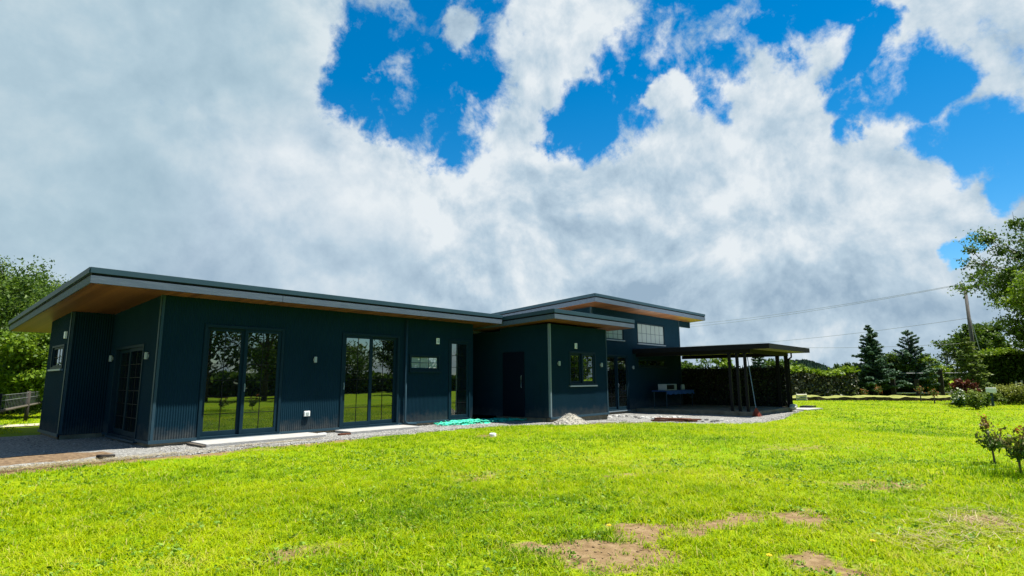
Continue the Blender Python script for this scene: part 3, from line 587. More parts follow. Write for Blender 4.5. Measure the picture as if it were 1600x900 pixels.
slab_block('white_block', 3.34, 3.52, -.40, -.31, -.12, -.05, M['plastic_white'], 'small white block on the gravel below the power outlet', 'block', .008)
o = slab_block('wood_chunk', -.14, .14, -.05, .05, 0, .07, M['wood_dark'], 'dark broken wood chunk on the straw at the corner of the lawn', 'wood', .012); o.location = (-.95, -1.12, -.11); o.rotation_euler = (0, .1, .5)

# heap of gravel by the block's corner
hx = np.linspace(-1, 1, 34); HX, HY = np.meshgrid(hx, hx); R_ = np.sqrt(HX**2+HY**2)
HZ = .34*np.clip(1-R_*1.0, 0, 1)**1.1*(1+.3*(fbm(HX*3+5, HY*3+2)-.5))+(fbm(HX*9+9, HY*9, 3)-.5)*.05*(R_ < 1)-.05*(R_ >= .98)
V = np.stack([10.05+HX*.72-HY*.25, -2.62+HX*.12+HY*.42, gz(10, -2.6)+.0+HZ], -1).reshape(-1, 3); i = np.arange(33)[:, None]*34+np.arange(33)[None]
F = np.stack([i, i+1, i+35, i+34], -1).reshape(-1, 4)
M['heap'] = mat('heap_gravel', (.17, .16, .135), .9, 0, .1, var=(.33, .31, .26), vscale=30, bump=1, bscale=60)
hp = bulk('gravel_heap', V, F, np.zeros(len(F)), M['heap']); tag(hp, 'small heap of pale gravel at the corner of the entrance block', 'heap')
k_ = RS.randint(0, len(V), 900); k_ = k_[HZ.ravel()[k_] > .0]; hs_ = pebbles(len(k_), V[k_, 0]+RS.normal(size=len(k_))*.02, V[k_, 1]+RS.normal(size=len(k_))*.02, V[k_, 2]+.004, RS.uniform(.008, .022, len(k_)), 'stones', M['stones']); hs_.parent = hp; hs_['kind'] = 'stuff'

# rocks along the edge of the bed
def rock(loc, r, m, seed, label=None, group='stones edging the strip by the french door', name='rock'):
    rs = np.random.RandomState(seed); b = MB(); nu, nv = 9, 6; vs = []; sc3 = rs.uniform(.7, 1.3, 3)*r; sc3[2] *= .7
    for j in range(nv+1):
        for k_ in range(nu):
            th = math.pi*j/nv; ph = 2*math.pi*k_/nu; q = 1+.0*j
            jit = 1+(rs.rand()-.5)*.35*(0 < j < nv)
            vs.append((math.sin(th)*math.cos(ph)*sc3[0]*jit, math.sin(th)*math.sin(ph)*sc3[1]*jit, math.cos(th)*sc3[2]*jit))
    fs = [(j*nu+k_, (j+1)*nu+k_, (j+1)*nu+(k_+1) % nu, j*nu+(k_+1) % nu) for j in range(nv) for k_ in range(nu)]
    b.add(vs, fs); o = b.build(name, m, None, smooth=False); o.location = loc; o.rotation_euler = (rs.rand()*.4, rs.rand()*.4, rs.rand()*6)
    tag(o, label or ('pale' if m is M['rock_pale'] else 'dark')+' rounded stone in the row edging the gravel by the french door', 'rock', group); return o
M['rock_pale'] = mat('pale_rock', (.30, .30, .28), .85, 0, .1, var=(.45, .445, .42), vscale=7, bump=.5)
M['rock_dark'] = mat('dark_rock', (.05, .05, .048), .85, 0, .2, var=(.10, .10, .095), vscale=7, bump=.5)
rk = np.random.RandomState(5)
for i in range(34):
    px = 948+i*5.2+rk.uniform(-2, 2) if i < 24 else 1072+(i-24)*8+rk.uniform(-2, 2); py = (651+rk.uniform(-1, 4)+ (px-948)*.035) if i < 24 else 659+rk.uniform(-1.5, 2)
    g = gp(px, py); rock((g[0], g[1], g[2]+.025), rk.uniform(.055, .10), M['rock_pale'] if rk.rand() < .6 else M['rock_dark'], 100+i)

# rusty boards
bd = empty('board_stack', (13.5, -4.2, -.2), 'low pile of reddish brown boards lying on the gravel before the carport', 'boards')
for k_, (dx, dy, dz, ln, an) in enumerate(((0, 0, .03, 1.5, -.72), (.1, .12, .03, 1.3, -.66), (.05, .05, .08, 1.2, -.8), (.5, -.4, .05, .7, -.2))):
    b = MB(); b.box(-ln/2, ln/2, -.07, .07, -.022, .022); o = b.build('board', M['wood_brown'], None, bevel=.004); o.parent = bd; o.location = (dx, dy, dz-.0); o.rotation_euler = (rk.uniform(-.1, .1), rk.uniform(-.05, .05), an)

# green shade net dropped in a crumpled strip
net = MB(); rn = np.random.RandomState(11)
for k_ in range(46):
    x = 6.9+rn.rand()*3.4; y0 = -.75+rn.rand()*.65-(.35 if x > 8.6 else 0)*rn.rand(); an = rn.uniform(-.5, .5); ln = rn.uniform(.4, 1.3); pts = []
    for j in range(12):
        t = j/11-.5; pts.append((x+math.cos(an)*ln*t+.04*math.sin(j*1.7+k_), y0+math.sin(an)*ln*t+.07*math.sin(j*1.3+k_*2), -.085+.035*abs(math.sin(j*1.1+k_))+.05*rn.rand()*math.exp(-((x-8)/.9)**2)))
    net.tube(pts, [.008+.012*abs(math.sin(j+k_)) for j in range(12)], 5)
# the net's cloth: folded sheet
nx_, ny_ = 90, 16
U_, W_ = np.meshgrid(np.linspace(0, 1, nx_), np.linspace(0, 1, ny_))
NX = 7.0+U_*3.0+.05*np.sin(W_*20+U_*9); NY = -.80+W_*.60-.25*U_+.08*np.sin(U_*25); NZ = -.105+.10*fbm(U_*14, W_*6+3, 3)*np.sin(np.pi*U_)**.5*np.sin(np.pi*W_)
vs = np.stack([NX, NY, NZ], -1).reshape(-1, 3); fs = [(j*nx_+k_, j*nx_+k_+1, (j+1)*nx_+k_+1, (j+1)*nx_+k_) for j in range(ny_-1) for k_ in range(nx_-1) if fbm(np.array(k_*.4), np.array(j*.6), 2) > .42]
net.add(vs, fs)
tag(net.build('shade_net', M['green_net'], None, smooth=True), 'crumpled bright green shade net lying on the gravel by the recessed entrance', 'net')

# white cap in the lawn
cp = MB(); cp.tube([(0, 0, -.02), (0, 0, .05), (0, 0, .062)], [.08, .08, .06], 14); o = cp.build('pipe_cap', M['plastic_white'], None, smooth=False); o.location = (5.93, -3.45, -.12); tag(o, 'white plastic pipe cap in a scrape of bare soil on the lawn', 'pipe cap')

# ------------------------------------------------------------------ carport
CP = empty('carport', (21, -2.8, -.3), 'open black flat-roofed carport on posts at the far end of the house', 'carport')
def part(name, mb, m, parent, bevel=0, smooth=False): return mb.build(name, m, parent, bevel=bevel, smooth=smooth)
b = MB(); b.box(18.35, 23.7, -5.72, -.02, 2.27, 2.42); part('carport_roof', b, M['black'], CP, .006); b = MB(); b.box(18.4, 23.65, -5.67, -.06, 2.421, 2.427); part('roof_sheet', b, M['roof_metal'], CP)
b = MB(); b.box(18.33, 23.72, -5.74, -5.721, 2.235, 2.43); b.box(18.33, 18.349, -5.72, -.03, 2.235, 2.43); b.box(23.701, 23.72, -5.72, -.03, 2.235, 2.43); part('fascia', b, M['black'], CP, .003)
b = MB(); b.box(18.45, 23.6, -5.6, -.06, 2.255, 2.268); part('ceiling', b, mat('ceiling_boards', (.16, .13, .08), .7, var=(.22, .18, .11), vscale=4, stretch=(6, .5, 1)), CP)
b = MB(); b.box(18.62, 18.74, -4.95, -.03, 2.10, 2.254); b.box(23.2, 23.32, -4.95, .0, 2.10, 2.254); b.box(18.75, 23.19, -4.95, -4.83, 2.10, 2.253); part('beam', b, M['black'], CP, .003)
for y in (-4.10, -4.40, -4.70):
    b = MB(); b.box(18.63, 18.73, y-.05, y+.05, -.12, 2.099); part('post', b, M['black'], CP, .004)
for y in (-4.86, -4.5):
    b = MB(); b.box(23.19, 23.33, y-.07, y+.07, -.3, 2.099); part('post', b, M['black'], CP, .004)
b = MB(); b.tube([(23.6, -5.0, 2.25), (23.6, -5.0, 2.10), (23.57, -5.0, 2.05), (23.3, -4.97, 1.97), (23.26, -4.97, 1.9), (23.26, -4.97, -.2)], .035, 8); part('downpipe', b, M['black'], CP, smooth=True)
b = MB()
b.box(18.45, 23.5, -4.95, -.03, -.34, -.11); part('floor_slab', b, M['concrete_old'], CP, .015)

# leafy screen on the carport's far side
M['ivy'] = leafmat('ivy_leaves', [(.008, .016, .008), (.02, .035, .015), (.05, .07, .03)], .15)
def leaf_cloud(n, cx, cy, cz, size, name, m, parent=None, rnd=None, flat=0.0, elong=1.5):
    """n rhombic leaves at given centres, random headings; flat>0 keeps them level"""
    a = RS.normal(size=(n, 3)); a[:, 2] *= (1-flat); a /= np.linalg.norm(a, axis=1)[:, None]+1e-9
    b = RS.normal(size=(n, 3)); b[:, 2] *= (1-flat); b -= a*np.sum(a*b, 1)[:, None]; b /= np.linalg.norm(b, axis=1)[:, None]+1e-9
    C = np.stack([cx, cy, cz], -1); s = size[:, None]; h = s*elong*.5
    up = np.cross(a, b)*s*.12
    V = np.stack([C-a*h, C+b*s*.45-a*h*.1+up, C+a*h, C-b*s*.45-a*h*.1+up], 1).reshape(-1, 3)
    F = np.arange(n*4).reshape(n, 4)
    return bulk(name, V, F, RS.rand(n) if rnd is None else rnd, m, parent)
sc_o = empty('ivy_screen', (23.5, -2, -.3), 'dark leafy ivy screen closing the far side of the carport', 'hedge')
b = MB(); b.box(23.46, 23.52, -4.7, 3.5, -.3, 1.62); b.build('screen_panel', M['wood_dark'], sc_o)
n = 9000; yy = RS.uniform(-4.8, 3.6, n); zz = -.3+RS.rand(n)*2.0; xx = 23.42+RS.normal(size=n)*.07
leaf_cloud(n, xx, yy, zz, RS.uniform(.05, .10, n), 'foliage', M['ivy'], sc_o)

# table with blue cloth, white box, jug
TX0, TX1, TY0, TY1, TZ = 19.2, 21.95, -1.1, -.4, .63
TB = empty('folding_table', (20.6, -.75, -.11), 'long table with a hanging blue cloth in the dark of the carport', 'table')
b = MB(); b.box(TX0, TX1, TY0, TY1, TZ-.03, TZ); b.build('table_top', M['blue_cloth'], TB, bevel=.004)
b = MB()
for k_ in range(60):
    x0_ = TX0+k_*(TX1-TX0)/60; x1_ = x0_+(TX1-TX0)/60; d0 = .012*math.sin(k_*1.1); d1 = .012*math.sin((k_+1)*1.1)
    b.quad((x0_, TY0-.012+d0, TZ-.16+.02*math.sin(k_*.6)), (x1_, TY0-.012+d1, TZ-.16+.02*math.sin((k_+1)*.6)), (x1_, TY0-.006, TZ-.004), (x0_, TY0-.006, TZ-.004))
b.build('cloth_skirt', M['blue_cloth'], TB)
for (x, y) in ((TX0+.1, TY0+.06), (TX1-.1, TY0+.06), (TX0+.1, TY1-.06), (TX1-.1, TY1-.06)):
    b = MB(); b.tube([(x, y, -.11), (x, y, TZ-.03)], .018, 8); b.build('leg', M['trim'], TB)
mw = empty('microwave', (19.9, -.8, TZ+.002), 'white microwave oven on the left of the blue-clothed table', 'microwave')
b = MB(); b.box(19.42, 20.42, -1.0, -.6, TZ+.01, TZ+.28); b.build('body', M['lamp_white'], mw, bevel=.01)
b = MB(); b.box(19.45, 20.12, -1.012, -1.002, TZ+.05, TZ+.25); b.build('door', M['black'], mw)
b = MB(); b.box(20.15, 20.17, -1.025, -1.013, TZ+.06, TZ+.24); b.build('handle', M['frame_light'], mw)
jg = empty('white_jug', (21.42, -.8, TZ+.002), 'small white jug on the right end of the blue-clothed table', 'jug')
b = MB(); b.tube([(21.42, -.8, TZ+.002), (21.42, -.8, TZ+.03), (21.42, -.8, TZ+.17), (21.42, -.8, TZ+.23), (21.42, -.8, TZ+.25)], [.09, .105, .10, .07, .075], 14); b.build('body', M['lamp_white'], jg, smooth=True)
b = MB(); b.tube([(21.52, -.8, TZ+.05), (21.57, -.8, TZ+.09), (21.57, -.8, TZ+.16), (21.49, -.8, TZ+.2)], .01, 6); b.build('handle', M['lamp_white'], jg)

# broom leaning at the triple posts
br = empty('broom', (18.45, -5.05, -.3), 'long-handled broom with red bristles leaning on the nearest carport post', 'broom')
b = MB(); b.tube([(18.72, -4.79, 1.95), (18.5, -5.05, -.02)], .014, 8); b.build('handle', M['frame_light'], br)
b = MB()
for k_ in range(60):
    a_ = rk.uniform(0, 6.28); r_ = rk.uniform(.05, .2); b.tube([(18.5, -5.05, .04), (18.5+r_*.5*math.cos(a_), -5.05+r_*.5*math.sin(a_), -.1), (18.47+r_*math.cos(a_), -5.08+r_*math.sin(a_), -.27)], [.012, .008, .005], 4)
b.build('bristles', M['red_brush'], br)
rock((23.05, -5.05, -.1), .16, M['rock_pale'], 77, 'pale lump of rock resting on the slab at the carport right post', None, 'stone_lump')
# flat pale sheet right of the carport
b = MB(); vs = [(0, 0), (1.1, -.25), (1.5, .2), (.9, .6), (.1, .45)]
b.add([(x, y, -.02) for x, y in vs]+[(x*.96, y*.96, .05+.02*(i % 2)) for i, (x, y) in enumerate(vs)], [(4, 3, 2, 1, 0), (5, 6, 7, 8, 9)]+[(i, (i+1) % 5, 5+(i+1) % 5, 5+i) for i in range(5)])
o = b.build('concrete_lid', M['concrete'], None); o.location = (24.2, -5.3, -.3); o.scale = (1.3, 1.3, 1); tag(o, 'low pale concrete lid in the grass right of the carport', 'slab')
b = MB(); b.box(0, .9, 0, .5, 0, .10); o = b.build('black_mat', M['black'], None, bevel=.01); o.location = (26.4, -4.9, -.3); tag(o, 'flat black mat lying in the grass behind the concrete lid', 'mat')

# ------------------------------------------------------------------ trees
LM = {
 'bright': leafmat('leaves_bright', [(.035, .075, .004), (.095, .165, .006), (.20, .28, .012)], .4),
 'mid': leafmat('leaves_mid', [(.015, .042, .005), (.048, .095, .007), (.115, .18, .012)], .35),
 'dark': leafmat('leaves_dark', [(.010, .03, .005), (.028, .062, .008), (.065, .115, .015)], .25),
 'blue': leafmat('needles_blue', [(.010, .035, .015), (.04, .09, .045), (.12, .20, .12)], .25),
 'larch': leafmat('needles_larch', [(.05, .09, .012), (.10, .15, .02), (.17, .21, .03)], .35),
 'red': leafmat('leaves_red', [(.03, .008, .006), (.08, .02, .012), (.15, .045, .02)], .3),
 'gold': leafmat('leaves_gold', [(.08, .11, .012), (.15, .18, .02), (.25, .27, .05)], .35),
 'olive': leafmat('leaves_olive', [(.03, .045, .012), (.07, .085, .02), (.12, .14, .035)], .3),
 'bronze': leafmat('leaves_bronze', [(.025, .065, .006), (.06, .12, .012), (.12, .09, .02), (.34, .10, .03)], .3),
 'petal': leafmat('petals_white', [(.6, .6, .45), (.8, .8, .7), (.85, .85, .8)], .3),
 'far': leafmat('leaves_far', [(.014, .034, .022), (.02, .046, .028), (.032, .062, .036)], .1),
}
def tree(name, loc, h, w, seed, lm, bark='bark', label=None, cat='tree', group=None, n=6000, leaf=.10, trunk_h=.28, limbs=14, shape='round', r0=None, spread=.11, up=.55, lean=0, density=1.0, bare_top=0):
    """deciduous tree: tapered trunk, forking limbs, leaves clumped about the twigs"""
    rs = np.random.RandomState(seed); root = empty(name, loc, label, cat, group)
    L = Vector(loc); r0 = r0 or h*.018; tb = MB(); tips = []
    top = L+Vector((lean*h+rs.uniform(-.03, .03)*h, rs.uniform(-.03, .03)*h, h*.93)); mid = L.lerp(top, .5)+Vector((rs.uniform(-.03, .03)*h, rs.uniform(-.03, .03)*h, 0))
    tr_ = [L-Vector((0, 0, .1)), L.lerp(mid, .5), mid, mid.lerp(top, .5), top]
    tb.tube(tr_, [r0*1.25, r0*.95, r0*.7, r0*.4, r0*.12], 8)
    def tp(t):
        t = t*4; i = min(int(t), 3); return tr_[i].lerp(tr_[i+1], t-i)
    for i in range(limbs):
        t = trunk_h+(.97-trunk_h)*((i+rs.rand())/limbs); p = tp(t)
        q = (t-trunk_h)/(1-trunk_h)
        prof = {'round': math.sin(math.pi*min(1, (q*.85+.15)))**.7, 'cone': (1-q)*.95+.06, 'column': .55+.45*math.sin(math.pi*q), 'umbrella': .35+.75*q}[shape]
        ln = w*.5*prof*rs.uniform(.75, 1.1); az = i*2.399+rs.rand()*.8; u = up*rs.uniform(.6, 1.3)
        d = Vector((math.cos(az), math.sin(az), u)).normalized()
        a = p; pts = [a]; 
        for k_ in range(4):
            d = (d+Vector((rs.uniform(-.3, .3), rs.uniform(-.3, .3), rs.uniform(-.12, .22)))).normalized(); a = a+d*ln/4; pts.append(a)
        rr = r0*(.5*(1-t)+.12); tb.tube(pts, [rr, rr*.8, rr*.55, rr*.35, rr*.12], 5, cap=False)
        for k_ in range(6):
            s0 = pts[rs.randint(1, 5)]; d2 = (d+Vector((rs.uniform(-1, 1), rs.uniform(-1, 1), rs.uniform(-.35, .7)))).normalized(); l2 = ln*rs.uniform(.25, .5)
            m_ = s0+d2*l2*.5+Vector((0, 0, rs.uniform(-.05, .1)*l2)); e_ = s0+d2*l2; tb.tube([s0, m_, e_], [rr*.35, rr*.2, rr*.06], 4, cap=False)
            tips += [m_, e_]
        tips += [pts[3], pts[4]]
    tips += [top, top.lerp(mid, .15)]
    tb.build('trunk', M[bark], root, smooth=True)
    tips = [t for t in tips if rs.rand() < density or t.z < L.z+h*(1-bare_top)]
    if bare_top: tips = [t for t in tips if t.z < L.z+h*(1-bare_top) or rs.rand() < .35]
    T = np.array([tuple(t) for t in tips]); k = rs.randint(0, len(T), n); sg = spread*w*(.5+rs.rand(len(T)))[k]
    dz = rs.normal(size=(n, 3)); dz[:, 2] *= .6; C = T[k]+dz*sg[:, None]*.55
    rnd = np.clip(rs.rand(len(T))[k]*.45+rs.rand(n)*.55, 0, 1)
    C[:, 2] = np.maximum(C[:, 2], loc[2]+.05)
    leaf_cloud(n, C[:, 0], C[:, 1], C[:, 2], leaf*(.6+.8*rs.rand(n)), 'crown', lm, root, rnd)
    return root
def conifer(name, loc, h, w, seed, lm, label, cat='conifer', group=None, n=7000, leaf=.10, whorls=22, droop=.12, gap=.0, base=.06, per=7, upturn=0.0, bark='bark'):
    rs = np.random.RandomState(seed); root = empty(name, loc, label, cat, group); L = Vector(loc); tb = MB()
    tb.tube([L-Vector((0, 0, .1)), L+Vector((0, 0, h*.5)), L+Vector((0, 0, h))], [h*.02, h*.012, h*.002], 8); segs = []
    for i in range(whorls):
        t = base+(1-base)*(i+.3*rs.rand())/whorls; z = h*t; ln0 = w*.5*((1-t)**.85*1.05+.03)
        for k_ in range(per):
            az = k_*6.283/per+i*.7+rs.rand()*.6; ln = ln0*rs.uniform(.6, 1.18)
            if rs.rand() < gap: continue
            d = Vector((math.cos(az), math.sin(az), 0)); p0 = L+Vector((0, 0, z)); up0 = .35*t-.05+upturn
            p1 = p0+d*ln*.5+Vector((0, 0, ln*(up0*.6-droop*.2))); p2 = p0+d*ln+Vector((0, 0, ln*(up0-droop)+rs.uniform(-.05, .08)*ln))
            tb.tube([p0, p1, p2], [h*.005*(1-t)+.006, h*.003*(1-t)+.004, .002], 4, cap=False); segs.append((p0, p1, p2, ln))
    tb.build('trunk', M[bark], root, smooth=True)
    wts = np.array([s[3] for s in segs])**1.4+.01; wts /= wts.sum(); k = rs.choice(len(segs), n, p=wts)
    A = np.array([[tuple(s[0]), tuple(s[1]), tuple(s[2])] for s in segs])[k]; ln = np.array([s[3] for s in segs])[k]
    t = np.clip(rs.beta(1.6, 1.1, n), .05, 1)[:, None]; C = np.where(t < .5, A[:, 0]+(A[:, 1]-A[:, 0])*t*2, A[:, 1]+(A[:, 2]-A[:, 1])*(t-.5)*2)
    side = np.cross(A[:, 2]-A[:, 0], (0, 0, 1)); side /= np.linalg.norm(side, axis=1)[:, None]+1e-9
    C = C+side*(rs.uniform(-1, 1, n)*ln*.26*(1.1-t[:, 0]*.8))[:, None]; C[:, 2] += rs.normal(size=n)*.035-.02
    leaf_cloud(n, C[:, 0], C[:, 1], C[:, 2], leaf*(.6+.8*rs.rand(n)), 'crown', lm, root, np.clip(rs.rand(len(segs))[k]*.4+rs.rand(n)*.6, 0, 1), flat=.55, elong=2.2)
    return root
def gl(px, py): return gp(px, py)
def on_ray(px, dist):
    """ground point at camera depth dist on the column px"""
    d = FWD+RGT*(px-800)/882.953-UPV*(150/882.953); q = CAM+d*dist; return (float(q[0]), float(q[1]), float(gz(q[0], q[1])))

# left: belt of leafy trees beyond the rail fence
left = [(-70, 26, 8.2, 5.0, 'mid'), (-20, 21, 6.0, 3.8, 'mid'), (5, 27, 8.3, 4.6, 'mid'), (38, 30, 8.6, 4.2, 'dark'), (62, 25, 6.7, 3.6, 'mid'), (88, 31, 8.2, 4.4, 'mid'), (112, 27, 6.2, 3.6, 'mid'), (135, 33, 7.2, 4.6, 'dark'), (20, 34, 8.6, 5.0, 'dark'), (48, 20.5, 3.6, 2.6, 'bright'), (80, 36, 9.2, 5, 'dark'), (10, 23, 4.4, 2.8, 'mid'), (-110, 30, 9, 5, 'dark')]
lab = ['tall green tree at the very edge beyond the rail fence', 'bright green leafy tree nearest the rail fence end', 'tall mid green tree with the highest crown left of the roof corner', 'dark crowned tall tree behind the brighter ones left of the house', 'bright green tree with pale stem close beside the bay wall', 'mid green tree whose crown peeps over the roof slope', 'lower mid green tree just behind the roof edge', 'dark tree behind the house roof nearest the bay', 'dark tree at the back of the belt left of the house', 'low bright green young tree right behind the fence rail', 'darkest tall tree at the back behind the roof slope', 'small mid green tree behind the fence between taller ones', 'outermost dark tree of the belt beyond the fence']
for i, (px, d, h, w, c) in enumerate(left):
    q = on_ray(px, d); tree('leafy_tree', q, h*.8, w*.9, 20+i, LM[c], 'bark_pale' if i % 2 == 0 else 'bark', lab[i], 'tree', 'belt of trees beyond the rail fence', n=15000 if d < 30 else 8000, leaf=.085, limbs=20, shape='column', trunk_h=.12, spread=.16)
us = []
for i in range(9): us.append(on_ray(-60+i*26, 24+ (i % 3)*3))
N = 9000; k = RS.randint(0, 9, N); U3 = np.array(us)[k]+RS.normal(size=(N, 3))*(1.3, 1.3, .5); U3[:, 2] = np.abs(U3[:, 2]-.1)*1.0-.1
tag(leaf_cloud(N, U3[:, 0], U3[:, 1], U3[:, 2], RS.uniform(.08, .16, N), 'undergrowth', LM['dark']), 'tangled dark undergrowth below the trees beyond the rail fence', 'undergrowth', kind='stuff')

# rail fence at the left
f0 = Vector(on_ray(47, 18.6)); f1 = Vector(on_ray(2, 15.3)); dv = (f1-f0)
fe = empty('rail_fence', f0, 'dark wooden post and rail fence with wire netting in front of the trees', 'fence')
for k_ in (-1, 0, 1, 2):
    p = f0+dv*k_; b = MB(); b.tube([p-Vector((0, 0, .2)), p+Vector((0, 0, .98))], .055, 8); b.build('post', M['wood_dark'], fe, smooth=True)
b = MB(); b.tube([f0-dv+Vector((0, 0, .52)), f0+dv*2+Vector((0, 0, .5))], .04, 6); b.build('rail', M['wood_grey'], fe)
b = MB()
for z in (.93, .78): b.tube([f0-dv+Vector((0, 0, z)), f0+dv*2+Vector((0, 0, z))], .006, 4)
for k_ in range(60):
    p = f0-dv+dv*3*k_/60; b.tube([p+Vector((0, 0, .52)), p+Vector((0, 0, .93))], .003, 3)
b.build('wire_netting', M['wire'], fe)

# right: hedge wall with trailing bright top
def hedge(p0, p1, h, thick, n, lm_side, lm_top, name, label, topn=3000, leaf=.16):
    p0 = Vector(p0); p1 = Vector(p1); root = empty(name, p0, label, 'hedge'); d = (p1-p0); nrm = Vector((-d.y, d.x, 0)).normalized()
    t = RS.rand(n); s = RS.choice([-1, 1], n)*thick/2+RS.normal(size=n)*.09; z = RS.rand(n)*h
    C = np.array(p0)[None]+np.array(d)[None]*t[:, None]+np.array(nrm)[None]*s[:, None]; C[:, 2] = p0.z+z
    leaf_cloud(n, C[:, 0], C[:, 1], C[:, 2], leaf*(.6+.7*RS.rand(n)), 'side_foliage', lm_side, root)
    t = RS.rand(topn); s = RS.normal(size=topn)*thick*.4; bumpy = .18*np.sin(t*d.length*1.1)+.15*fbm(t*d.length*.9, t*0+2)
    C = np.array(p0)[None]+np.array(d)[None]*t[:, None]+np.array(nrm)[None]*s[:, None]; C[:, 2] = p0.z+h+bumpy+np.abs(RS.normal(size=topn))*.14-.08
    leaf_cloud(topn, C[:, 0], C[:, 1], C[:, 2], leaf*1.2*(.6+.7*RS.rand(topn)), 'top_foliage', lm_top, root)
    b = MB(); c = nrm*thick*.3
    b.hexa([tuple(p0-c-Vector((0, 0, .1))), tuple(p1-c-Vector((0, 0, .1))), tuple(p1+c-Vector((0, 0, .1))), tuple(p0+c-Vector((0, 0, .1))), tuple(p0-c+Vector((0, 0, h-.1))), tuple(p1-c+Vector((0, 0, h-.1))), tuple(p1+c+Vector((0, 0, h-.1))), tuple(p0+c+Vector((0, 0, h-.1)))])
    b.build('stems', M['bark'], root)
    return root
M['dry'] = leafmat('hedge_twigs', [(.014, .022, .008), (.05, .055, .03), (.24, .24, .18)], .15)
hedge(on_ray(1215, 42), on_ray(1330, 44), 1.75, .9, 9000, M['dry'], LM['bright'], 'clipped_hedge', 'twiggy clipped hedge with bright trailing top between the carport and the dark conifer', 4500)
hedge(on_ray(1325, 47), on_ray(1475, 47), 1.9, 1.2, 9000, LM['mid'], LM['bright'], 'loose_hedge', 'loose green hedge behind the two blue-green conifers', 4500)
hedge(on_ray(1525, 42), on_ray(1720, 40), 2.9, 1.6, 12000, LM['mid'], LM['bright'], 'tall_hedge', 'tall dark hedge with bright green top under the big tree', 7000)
# pergola posts and rail in the gap of the hedge
pg = empty('garden_fence', on_ray(1470, 44), 'low rail fence with thick dark posts in the gap of the hedge', 'fence')
q0 = Vector(on_ray(1395, 44)); q1 = Vector(on_ray(1530, 44))
for t in (.0, .28, .56, .98):
    p = q0.lerp(q1, t); b = MB(); b.box(p.x-.16, p.x+.16, p.y-.16, p.y+.16, p.z-.2, p.z+(2.0 if t == .56 else 1.3)); b.build('post', M['wood_dark'], pg, bevel=.02)
b = MB(); b.tube([q0+Vector((0, 0, .22)), q1+Vector((0, 0, .22))], .07, 6); b.build('rail', M['slat'], pg)
b = MB(); b.tube([q0+Vector((0, 0, 1.75)), q1+Vector((0, 0, 1.75))], .03, 5); b.build('top_wire', M['wire'], pg)
# slatted crate
c0 = on_ray(1251, 36); cr_ = empty('slatted_gate', c0, 'small pale slatted wooden gate low in front of the clipped hedge', 'gate')
rt = Vector((RGT[0], RGT[1], 0)).normalized()
for k_ in range(4):
    b = MB(); z = c0[2]+.06+k_*.11; a_ = Vector(c0)-rt*.33; b_ = Vector(c0)+rt*.33; b.tube([(a_.x, a_.y, z), (b_.x, b_.y, z)], .034, 4); b.build('slat', M['slat'], cr_)
for s_ in (-.3, .3):
    b = MB(); p = Vector(c0)+rt*s_+Vector((.05, .03, 0)); b.tube([p-Vector((0, 0, .1)), p+Vector((0, 0, .5))], .035, 6); b.build('upright', M['slat'], cr_)

# trees on the right
conifer('blue_conifer', on_ray(1365, 45), 5.7, 4.0, 51, LM['blue'], 'dense dark blue-green conifer left of its sparser neighbour', n=20000, leaf=.11, whorls=22, per=8, upturn=.25, gap=.18, droop=.05)
conifer('blue_conifer', on_ray(1427, 45), 5.3, 4.3, 52, LM['blue'], 'sparser blue-green conifer with reaching upper branches', n=10000, leaf=.10, whorls=17, gap=.4, upturn=.35, droop=.05)
tree('garden_tree', on_ray(1395, 46), 3.4, 2.8, 53, LM['mid'], 'bark', 'low bushy green tree filling the gap between the two conifers', n=6000, leaf=.12, trunk_h=.1)
tree('garden_tree', on_ray(1448, 45.5), 3.3, 2.2, 54, LM['bright'], 'bark', 'small yellow-green tree leaning on the sparser conifer', n=4500, leaf=.12, trunk_h=.1)
tree('broad_tree', on_ray(1545, 49), 6.2, 4.3, 55, LM['mid'], 'bark', 'round dark green tree behind the utility pole', n=15000, leaf=.16, trunk_h=.12, limbs=20)
tree('airy_tree', on_ray(1497, 50), 5.0, 3.2, 56, LM['mid'], 'bark', 'thin-leaved airy tree left of the utility pole', n=3000, leaf=.13, trunk_h=.25, spread=.12)
conifer('young_larch', on_ray(1520, 29.5), 3.6, 2.8, 57, LM['larch'], 'young yellow-green larch with level drooping fronds in front of the pole', n=7000, leaf=.09, whorls=15, gap=.15, droop=.2)
tree('red_shrub', on_ray(1503, 28), 1.25, 1.05, 58, LM['red'], 'bark', 'dark red leaved shrub left of the young larch', 'shrub', n=2600, leaf=.08, trunk_h=.08, limbs=12)
BT = on_ray(1715, 36)
tree('old_tree', BT, 13.0, 11.2, 59, LM['mid'], 'bark', 'big spreading old tree with twisted bare limbs at the right border', n=80000, leaf=.12, limbs=48, trunk_h=.10, spread=.055, r0=.33, up=.4, bare_top=.3)
tree('bright_maple', on_ray(1665, 31), 7.6, 4.6, 60, LM['bright'], 'bark', 'yellow-green tree in front of the big spreading one', n=14000, leaf=.10, limbs=22, trunk_h=.42, spread=.075)
